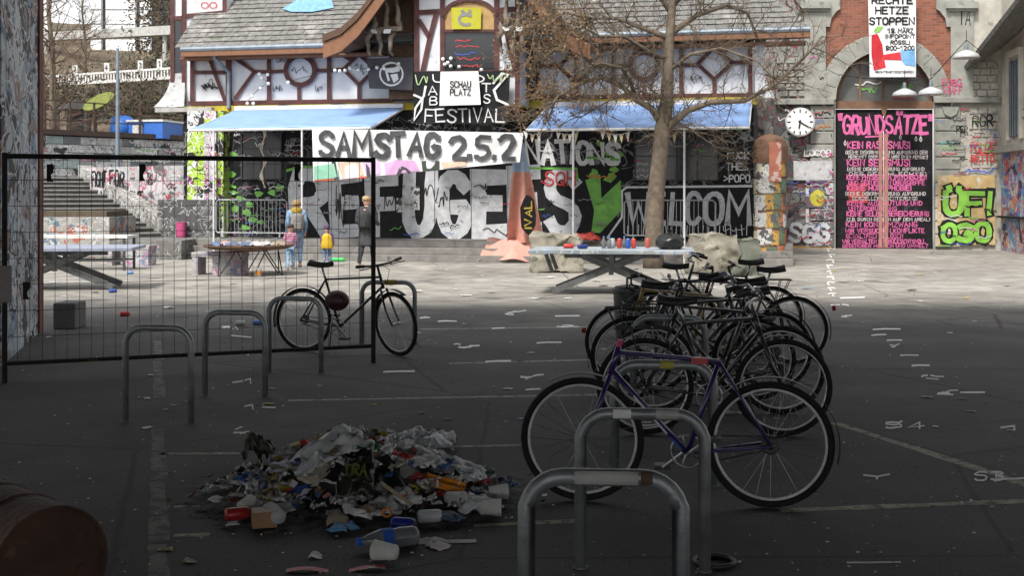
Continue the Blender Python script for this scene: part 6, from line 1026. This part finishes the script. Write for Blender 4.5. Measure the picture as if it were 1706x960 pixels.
for k in range(230):
    a = random.uniform(0, 6.283); r = math.sqrt(random.random()) * 1.25; x, y = HC.x + .68 * r * math.cos(a), HC.y - .04 + .5 * r * math.sin(a); q_ = random.choices(range(9), (14, 6, 6, 2, 1.5, 3, 2, 1.5, 1))[0]
    if q_ not in smf: sd_ = q_ * 3.1; smf[q_] = o = MB().sheet(lambda i, j: Vector(((i - .5) * .1 + .03 * mnoise.noise((i * 4, j * 4, sd_)), (j - .5) * .075 + .02 * mnoise.noise((i * 4, j * 4, sd_ + 5)), .012 + .035 * abs(mnoise.noise((i * 3.5, j * 3.5, sd_ + 9))))), 8, 7).build('heap_scrap', smm[q_], None, smooth=True, label='crumpled small %s scrap in the litter heap' % smn[q_], cat='litter', group='%s scraps in the litter heap' % smn[q_])
    else: o = smf[q_].copy(); col.objects.link(o)
    s = random.uniform(.5, 1.25); o.location = (x, y, heap(x, y) + .012 + random.uniform(0, .025) * (r < .9)); o.scale = (s, s * random.uniform(.6, 1.3), s * random.uniform(.6, 1.6)); o.rotation_euler = (random.uniform(-.5, .5) * (r < 1), random.uniform(-.5, .5) * (r < 1), random.uniform(0, 6.28))
# small cardboard box, tray, orange board, sticks
def put(name, px, py, mb, m, label, cat, rot=(0, 0, 0), dz=0, smooth=False, bevel=0): p = hp(px, py); p.z += dz; return mb.build(name, m, None, loc=p, rot=rot, label=label, cat=cat, smooth=smooth, bevel=bevel)
put('cardboard_box', 440, 878, MB().box(-.06, .06, -.045, .045, 0, .085).box(-.06, .06, -.08, -.046, .085, .088), C('cardboard', (.3, .17, .08)), 'small brown cardboard box at the front left of the heap', 'box', (0, 0, .3), .0, bevel=.004)
put('orange_tray', 740, 822, MB().box(-.11, .11, -.03, .03, 0, .02).box(-.11, .11, -.034, -.03, 0, .035).box(-.11, .11, .03, .034, 0, .035), C('orange_plastic', (.55, .2, .01)), 'orange plastic tray on the right of the heap', 'tray', (R(15), R(12), -.2), .03)
put('wooden_stick', 660, 845, MB().box(-.11, .11, -.012, .012, 0, .008), C('stick_wood', (.3, .23, .13)), 'flat wooden stick slanting over the heap front', 'stick', (0, R(25), -.5), .06)
put('cardboard_strip', 745, 905, MB().box(-.14, .14, -.012, .012, 0, .01), C('strip_white', (.4, .39, .37)), 'pale cardboard strip at the right front of the heap', 'strip', (0, 0, .12))
put('red_white_tape', 560, 953, MB().sheet(lambda i, j: Vector((-.22 + .44 * i, .025 * (2 * j - 1), .006 + .01 * math.sin(i * 9))), 16, 2), (lambda m: m)(mat('warning_tape', (.5, .02, .03), .5, var=.1, spots=[((.6, .6, .6), 5, .52)])), 'red and white strip lying before the heap', 'tape', (0, 0, .08))
# bottles, cups, cans
def bottle(px, py, rz, label, lab, L=.26, r=.04):
    p = G(px, py); o = empty('plastic_bottle', p, rz, label=label, cat='bottle'); T = Matrix.Translation((0, 0, r)) @ Matrix.Rotation(R(90), 4, 'Y') @ Matrix.Translation((0, 0, -L / 2))
    MB().lathe([(r * .8, 0), (r, .02), (r, L * .3), (r * .92, L * .38), (r, L * .46), (r, L * .62), (r * .6, L * .82), (r * .35, L * .9), (r * .33, L * .95)], 18, T).build('shell', mat('pet', (.2, .21, .22), .15, alpha=.8, bump=.1), o, smooth=True); MB().lathe([(r * 1.02, L * .42), (r * 1.02, L * .6)], 18, T, False).build('label_band', lab, o, smooth=True); MB().lathe([(r * .4, L * .92), (r * .4, L)], 12, T).build('cap', lab, o)
bottle(645, 915, R(203), 'large grey plastic bottle with blue label before the heap', C('label_blue', (.02, .1, .5)), .3, .048)
def can(p, rz, m, label, grp='drink cans', stand=False, r=.033, h=.12):
    o = empty('drink_can', p, rz, label=label, cat='can', group=grp); T = Matrix.Identity(4) if stand else Matrix.Translation((0, 0, r)) @ Matrix.Rotation(R(90), 4, 'Y') @ Matrix.Translation((0, 0, -h / 2))
    MB().lathe([(r * .8, 0), (r, .012), (r, h - .014), (r * .8, h)], 16, T).build('body', m, o, smooth=True); MB().lathe([(r * .78, h), (r * .76, h + .002)], 16, T).build('lid', chrome, o)
def cup(px, py, rz, label, m, up=False, s=1):
    p = hp(px, py) if px < 900 else G(px, py); o = empty('paper_cup', p, rz, label=label, cat='cup'); T = Matrix.Diagonal((s, s, s, 1)) if up else Matrix.Translation((0, 0, .045 * s)) @ Matrix.Rotation(R(90), 4, 'Y') @ Matrix.Diagonal((s, s, s, 1))
    MB().lathe([(.03, 0), (.042, .1), (.044, .1), (.04, .098), (.028, .004)], 18, T).build('wall', m, o, smooth=True)
wcup = C('cup_white', (.62, .62, .6))
cup(800, 862, 0, 'white paper cup lying at the right end of the heap', wcup, s=1.1); cup(815, 835, .2, 'white paper cup above the one at the right end of the heap', wcup); cup(745, 845, -.5, 'white cup with brown stain under the orange tray', wcup); cup(402, 860, 1.2, 'white crushed cup left of the small cardboard box', wcup); cup(466, 880, 2.2, 'white bowl-like cup lying before the cardboard box', C('cup_grey', (.45, .45, .46)), s=1.2); cup(660, 940, 2.8, 'white cup on its side below the plastic bottle', wcup, s=1.1)
can(hp(715, 872), .2, C('can_silver', (.45, .46, .47), r=.3), 'silver can on the right of the heap', 'heap cans'); can(hp(505, 782), .9, C('can_navy', (.02, .03, .1), r=.3), 'dark blue can near the olive bag on the heap', 'heap cans'); can(hp(672, 885), -.3, C('can_blue', (.02, .03, .3), r=.3), 'bright blue can behind the large bottle', 'heap cans'); can(hp(395, 868), .5, C('can_red', (.45, .03, .03), r=.3), 'red can lying at the left edge of the heap', 'heap cans')
put('orange_ring', 645, 872, MB().torus((0, 0, .02), .022, .006, 20, 6, 'z'), C('cap_orange', (.6, .2, .03)), 'small orange ring lid on the heap front', 'lid', (R(50), 0, 0), .04)
bmats = [C('bit_white', (.5, .5, .5)), C('bit_grey', (.2, .2, .2)), C('bit_brown', (.2, .13, .08)), C('bit_blue', (.05, .12, .3)), C('bit_red', (.35, .04, .04)), plas, C('bit_black', (.02, .02, .02))]
mb = [MB() for _ in bmats]
for k in range(300):                                 # confetti of torn bits filling the heap, too small to pick apart
    a = random.uniform(0, 6.283); r = math.sqrt(random.random()) * (1.15 if random.random() < .85 else 1.6); x, y = HC.x + .66 * r * math.cos(a), HC.y + .5 * r * math.sin(a) - .06; s = random.uniform(.006, .022); z = heap(x, y) + random.uniform(.004, .02) * (r < 1) + .004; u = Vector((random.uniform(-1, 1), random.uniform(-1, 1), random.uniform(-.5, .6))).normalized() * s; w = u.orthogonal().normalized() * s * random.uniform(.4, 1); c = Vector((x, y, z + abs(u.z) + abs(w.z)))
    mb[k % 7].add([c - u - w, c + u - w, c + u * .9 + w * 1.1, c - u * .6 + w], [(0, 1, 2, 3)])
for i, q in enumerate(mb): q.build('litter_bits', bmats[i], None, label='torn scraps filling the gaps of the litter heap', kind='stuff')
hm = MB().sheet(lambda i, j: Vector((HC.x + (i - .5) * 2, HC.y + (j - .5) * 1.6, heap(HC.x + (i - .5) * 2, HC.y + (j - .5) * 1.6) - .012 + .02 * mnoise.noise((i * 30, j * 30, 4)))), 50, 40).build('heap_dirt', mat('heap_dirt', (.1, .095, .09), .9, var=.6, scale=18, bump=.6, spots=[((.2, .2, .2), 14, .6), ((.02, .02, .02), 11, .56)]), None, smooth=True, kind='stuff')

# ================================================================ LITTER ON TABLES, STEPS AND GROUND
tz = .765; T = Matrix.Translation((1.72, 20.6, 0)) @ Matrix.Rotation(R(-7), 4, 'Z')
for i, (x, y, c, st, lab) in enumerate([(-.75, .0, ('tc_red', (.5, .03, .03)), False, 'red and white can lying on the grey table'), (-.5, -.15, ('tc_navy', (.02, .04, .2)), False, 'dark blue can lying on the grey table'), (.12, .1, ('tc_red2', (.5, .05, .04)), True, 'red can standing between bottles on the grey table'), (.27, .05, ('tc_blue', (.02, .1, .4)), True, 'blue can standing on the grey table'), (.36, .12, ('tc_red3', (.55, .06, .05)), True, 'red can standing beside the blue one on the grey table'), (.6, .3, ('tc_red4', (.5, .1, .08)), True, 'tall red can standing behind the black bag'), (.0, .2, ('tc_silver', (.4, .42, .44)), True, 'silver can standing on the grey table')]): can(T @ Vector((x, y, .76)), i * .4, C(*c, r=.35), lab, 'cans on the table', st, .04, .17)
for i, (x, y) in enumerate([(-.15, .1), (-.05, .02), (.2, .25)]):
    o = empty('clear_bottle', T @ Vector((x, y, .76)), 0, label='small clear plastic bottle standing among the cans on the grey table', cat='bottle', group='clear bottles on the table'); MB().lathe([(.035, 0), (.035, .12), (.015, .17), (.014, .19)], 12).build('shell', MC['pet'], o, smooth=True); MB().lathe([(.017, .19), (.017, .21)], 10).build('cap', C('cap_blue', (.05, .2, .5)), o)
b0 = T @ Vector((.98, -.1, .76)); o = empty('refuse_bag', b0, 0, label='small full black refuse bag on the right of the grey table', cat='bag'); MB().sheet(lambda i, j: (lambda P: Vector((P.x, P.y, max(0, P.z + .12))))(Vector((.25 * math.cos(i * 6.2832) * math.sin(j * 3.1416), .22 * math.sin(i * 6.2832) * math.sin(j * 3.1416), -.15 * math.cos(j * 3.1416))) * (1 + .16 * mnoise.noise((math.cos(i * 6.2832) * 3, math.sin(i * 6.2832) * 3, j * 7)))), 26, 16).build('bag', blkbag, o, smooth=True); MB().lathe([(.03, .25), (.02, .29), (.06, .33)], 10).build('knot', blkbag, o)
# heap on the round table
for i in range(14):
    a = i * 2.4; r = .75 * math.sqrt((i + .5) / 14); p = Vector(rt.location) + Vector((r * math.cos(a), r * math.sin(a), .6)); k = i % 5
    MB().sheet(lambda u, v: Vector(((u - .5) * .26, (v - .5) * .2, .05 + .06 * mnoise.noise((u * 5, v * 5, i * 3.3)) + .05 * math.sin(u * 3.1) * math.sin(v * 3.1))), 8, 8).build('table_litter', [C('tl_white', (.5, .5, .5)), C('tl_grey', (.25, .24, .23)), C('tl_blue', (.1, .15, .25)), C('tl_tan', (.3, .24, .18)), C('tl_pink', (.4, .28, .27))][k], None, loc=p, label='crumpled %s on the rusty round table' % ['white paper', 'grey rag', 'blue-grey film', 'tan cardboard', 'pinkish wrapper'][k], cat='litter', group='litter on the round table', smooth=True)
q = G(430, 461); o = empty('paper_cup', q, 0, label='white and orange cup standing under the rusty round table', cat='cup'); MB().lathe([(.06, 0), (.075, .16), (.078, .17), (.07, .165)], 16).build('wall', wcup, o, smooth=True); MB().lathe([(.0655, .04), (.0735, .12)], 16, None, False).build('orange_band', C('cup_orange', (.6, .22, .03)), o)
q = fw(*fp(302, 385, .8)); q.z = .5; o = empty('pink_bucket', q, 0, label='pink bucket hanging by the dark low wall', cat='bucket'); MB().lathe([(.12, .06), (.15, .4), (.16, .42), (.14, .4)], 18).build('body', C('bucket_pink', (.5, .07, .2)), o); MB().lathe([(.12, 0), (.12, .06)], 18).build('base', C('bucket_dark', (.3, .04, .12)), o)
q = fw(*fp(970, 385, 1.6)); q.z = .5; o = crumple('cloth_bundle', 970, 430, .9, .5, .3, C('bundle_red', (.45, .06, .04)), 'red and violet cloth bundle on the platform beside the green letter', 'cloth', 3.3, flat=True); o.location = q
cols = [('white paper scrap', C('ls_white', (.62, .62, .6)), 60), ('grey paper scrap', C('ls_grey', (.3, .3, .29)), 26), ('pale blue wrapper', C('ls_blue', (.2, .3, .5)), 12), ('dark scrap', C('ls_dark', (.04, .035, .03)), 16), ('yellow leaf-like scrap', C('ls_yel', (.45, .33, .08)), 8)]
sc = MB().sheet(lambda i, j: Vector(((i - .5) * .2, (j - .5) * .14, .012 + .03 * abs(mnoise.noise((i * 3, j * 3, 1))))), 5, 4); first = {}
for nm, m, cnt in cols:
    for k in range(cnt):
        if random.random() < .6: px, py = random.uniform(80, 1690), random.uniform(428, 500)
        else: px, py = random.uniform(60, 1690), random.uniform(500, 720)
        p = G(px, py)
        if p.y > 29.3 or (p - Vector((1.7, 20.6, 0))).length < 1.4: p = G(px, 470)
        if nm not in first: o = first[nm] = sc.build('scrap', m, None, label='small %s lying on the asphalt' % nm, cat='litter', group='%ss strewn over the yard' % nm)
        else: o = first[nm].copy(); col.objects.link(o)
        o.location = p + Vector((0, 0, .002)); o.rotation_euler = (0, 0, random.uniform(0, 6.28)); s = random.uniform(.35, 1) * (1 if py < 520 else .45); o.scale = (s, s, s)
for px, py, c, lab in [(208, 527, ('g_red', (.5, .03, .03)), 'red can lying on the ground behind the fence'), (400, 543, ('g_sil', (.4, .4, .4)), 'silver can lying beside the bicycle stand'), (430, 542, ('g_blue', (.1, .2, .5)), 'blue and white can lying behind the bicycle stand'), (217, 457, ('g_bw', (.1, .2, .45)), 'blue can lying beyond the fence near the table leg'), (188, 488, ('g_navy', (.05, .1, .35)), 'dark blue can at the foot of the blue table')]: can(G(px, py), random.random(), C(*c, r=.35), lab, 'cans on the ground', False, .034, .13)
q = G(565, 431); q = fw(*fp(565, 430, 2.7)); q.z = 0; MB().lathe([(.05, 0), (.05, .3), (.02, .36)], 10, Matrix.Translation((-.2, 0, .05)) @ Matrix.Rotation(R(90), 4, 'Y')).build('green_bottle', C('bottle_green', (.05, .45, .1), r=.3), None, loc=q, label='bright green bottle lying by the steps near the children', cat='bottle')
q = G(1190, 940); MB().torus((0, 0, .012), .09, .012, 28, 6, 'z').build('cable_loop', blkm, None, loc=q, smooth=True, label='black cable loop lying at the foot of the stickered stand', cat='cable')
# fine grit and crumbs on the asphalt, beyond counting
mbs = [MB(), MB(), MB()]
for k in range(900):
    px, py = random.uniform(0, 1706), 430 + 560 * random.random() ** 1.3; p = G(px, py)
    if 29.0 < p.y: continue
    s = random.uniform(.003, .008) * (1 + p.y * .05); a = random.uniform(0, 6.28); u = Vector((math.cos(a), math.sin(a), random.uniform(-.2, .2))) * s; w = Vector((-math.sin(a), math.cos(a), 0)) * s * random.uniform(.3, 1); c = p + Vector((0, 0, .006 + s * .3))
    mbs[k % 3].add([c - u - w, c + u - w, c + u + w, c - u * .5 + w, c + Vector((0, 0, s * .6))], [(0, 1, 4), (1, 2, 4), (2, 3, 4), (3, 0, 4)])
for q, m in zip(mbs, (C('grit_pale', (.42, .4, .37)), C('grit_dark', (.03, .03, .028)), C('grit_white', (.65, .65, .63)))): q.build('ground_grit', m, None, kind='stuff')
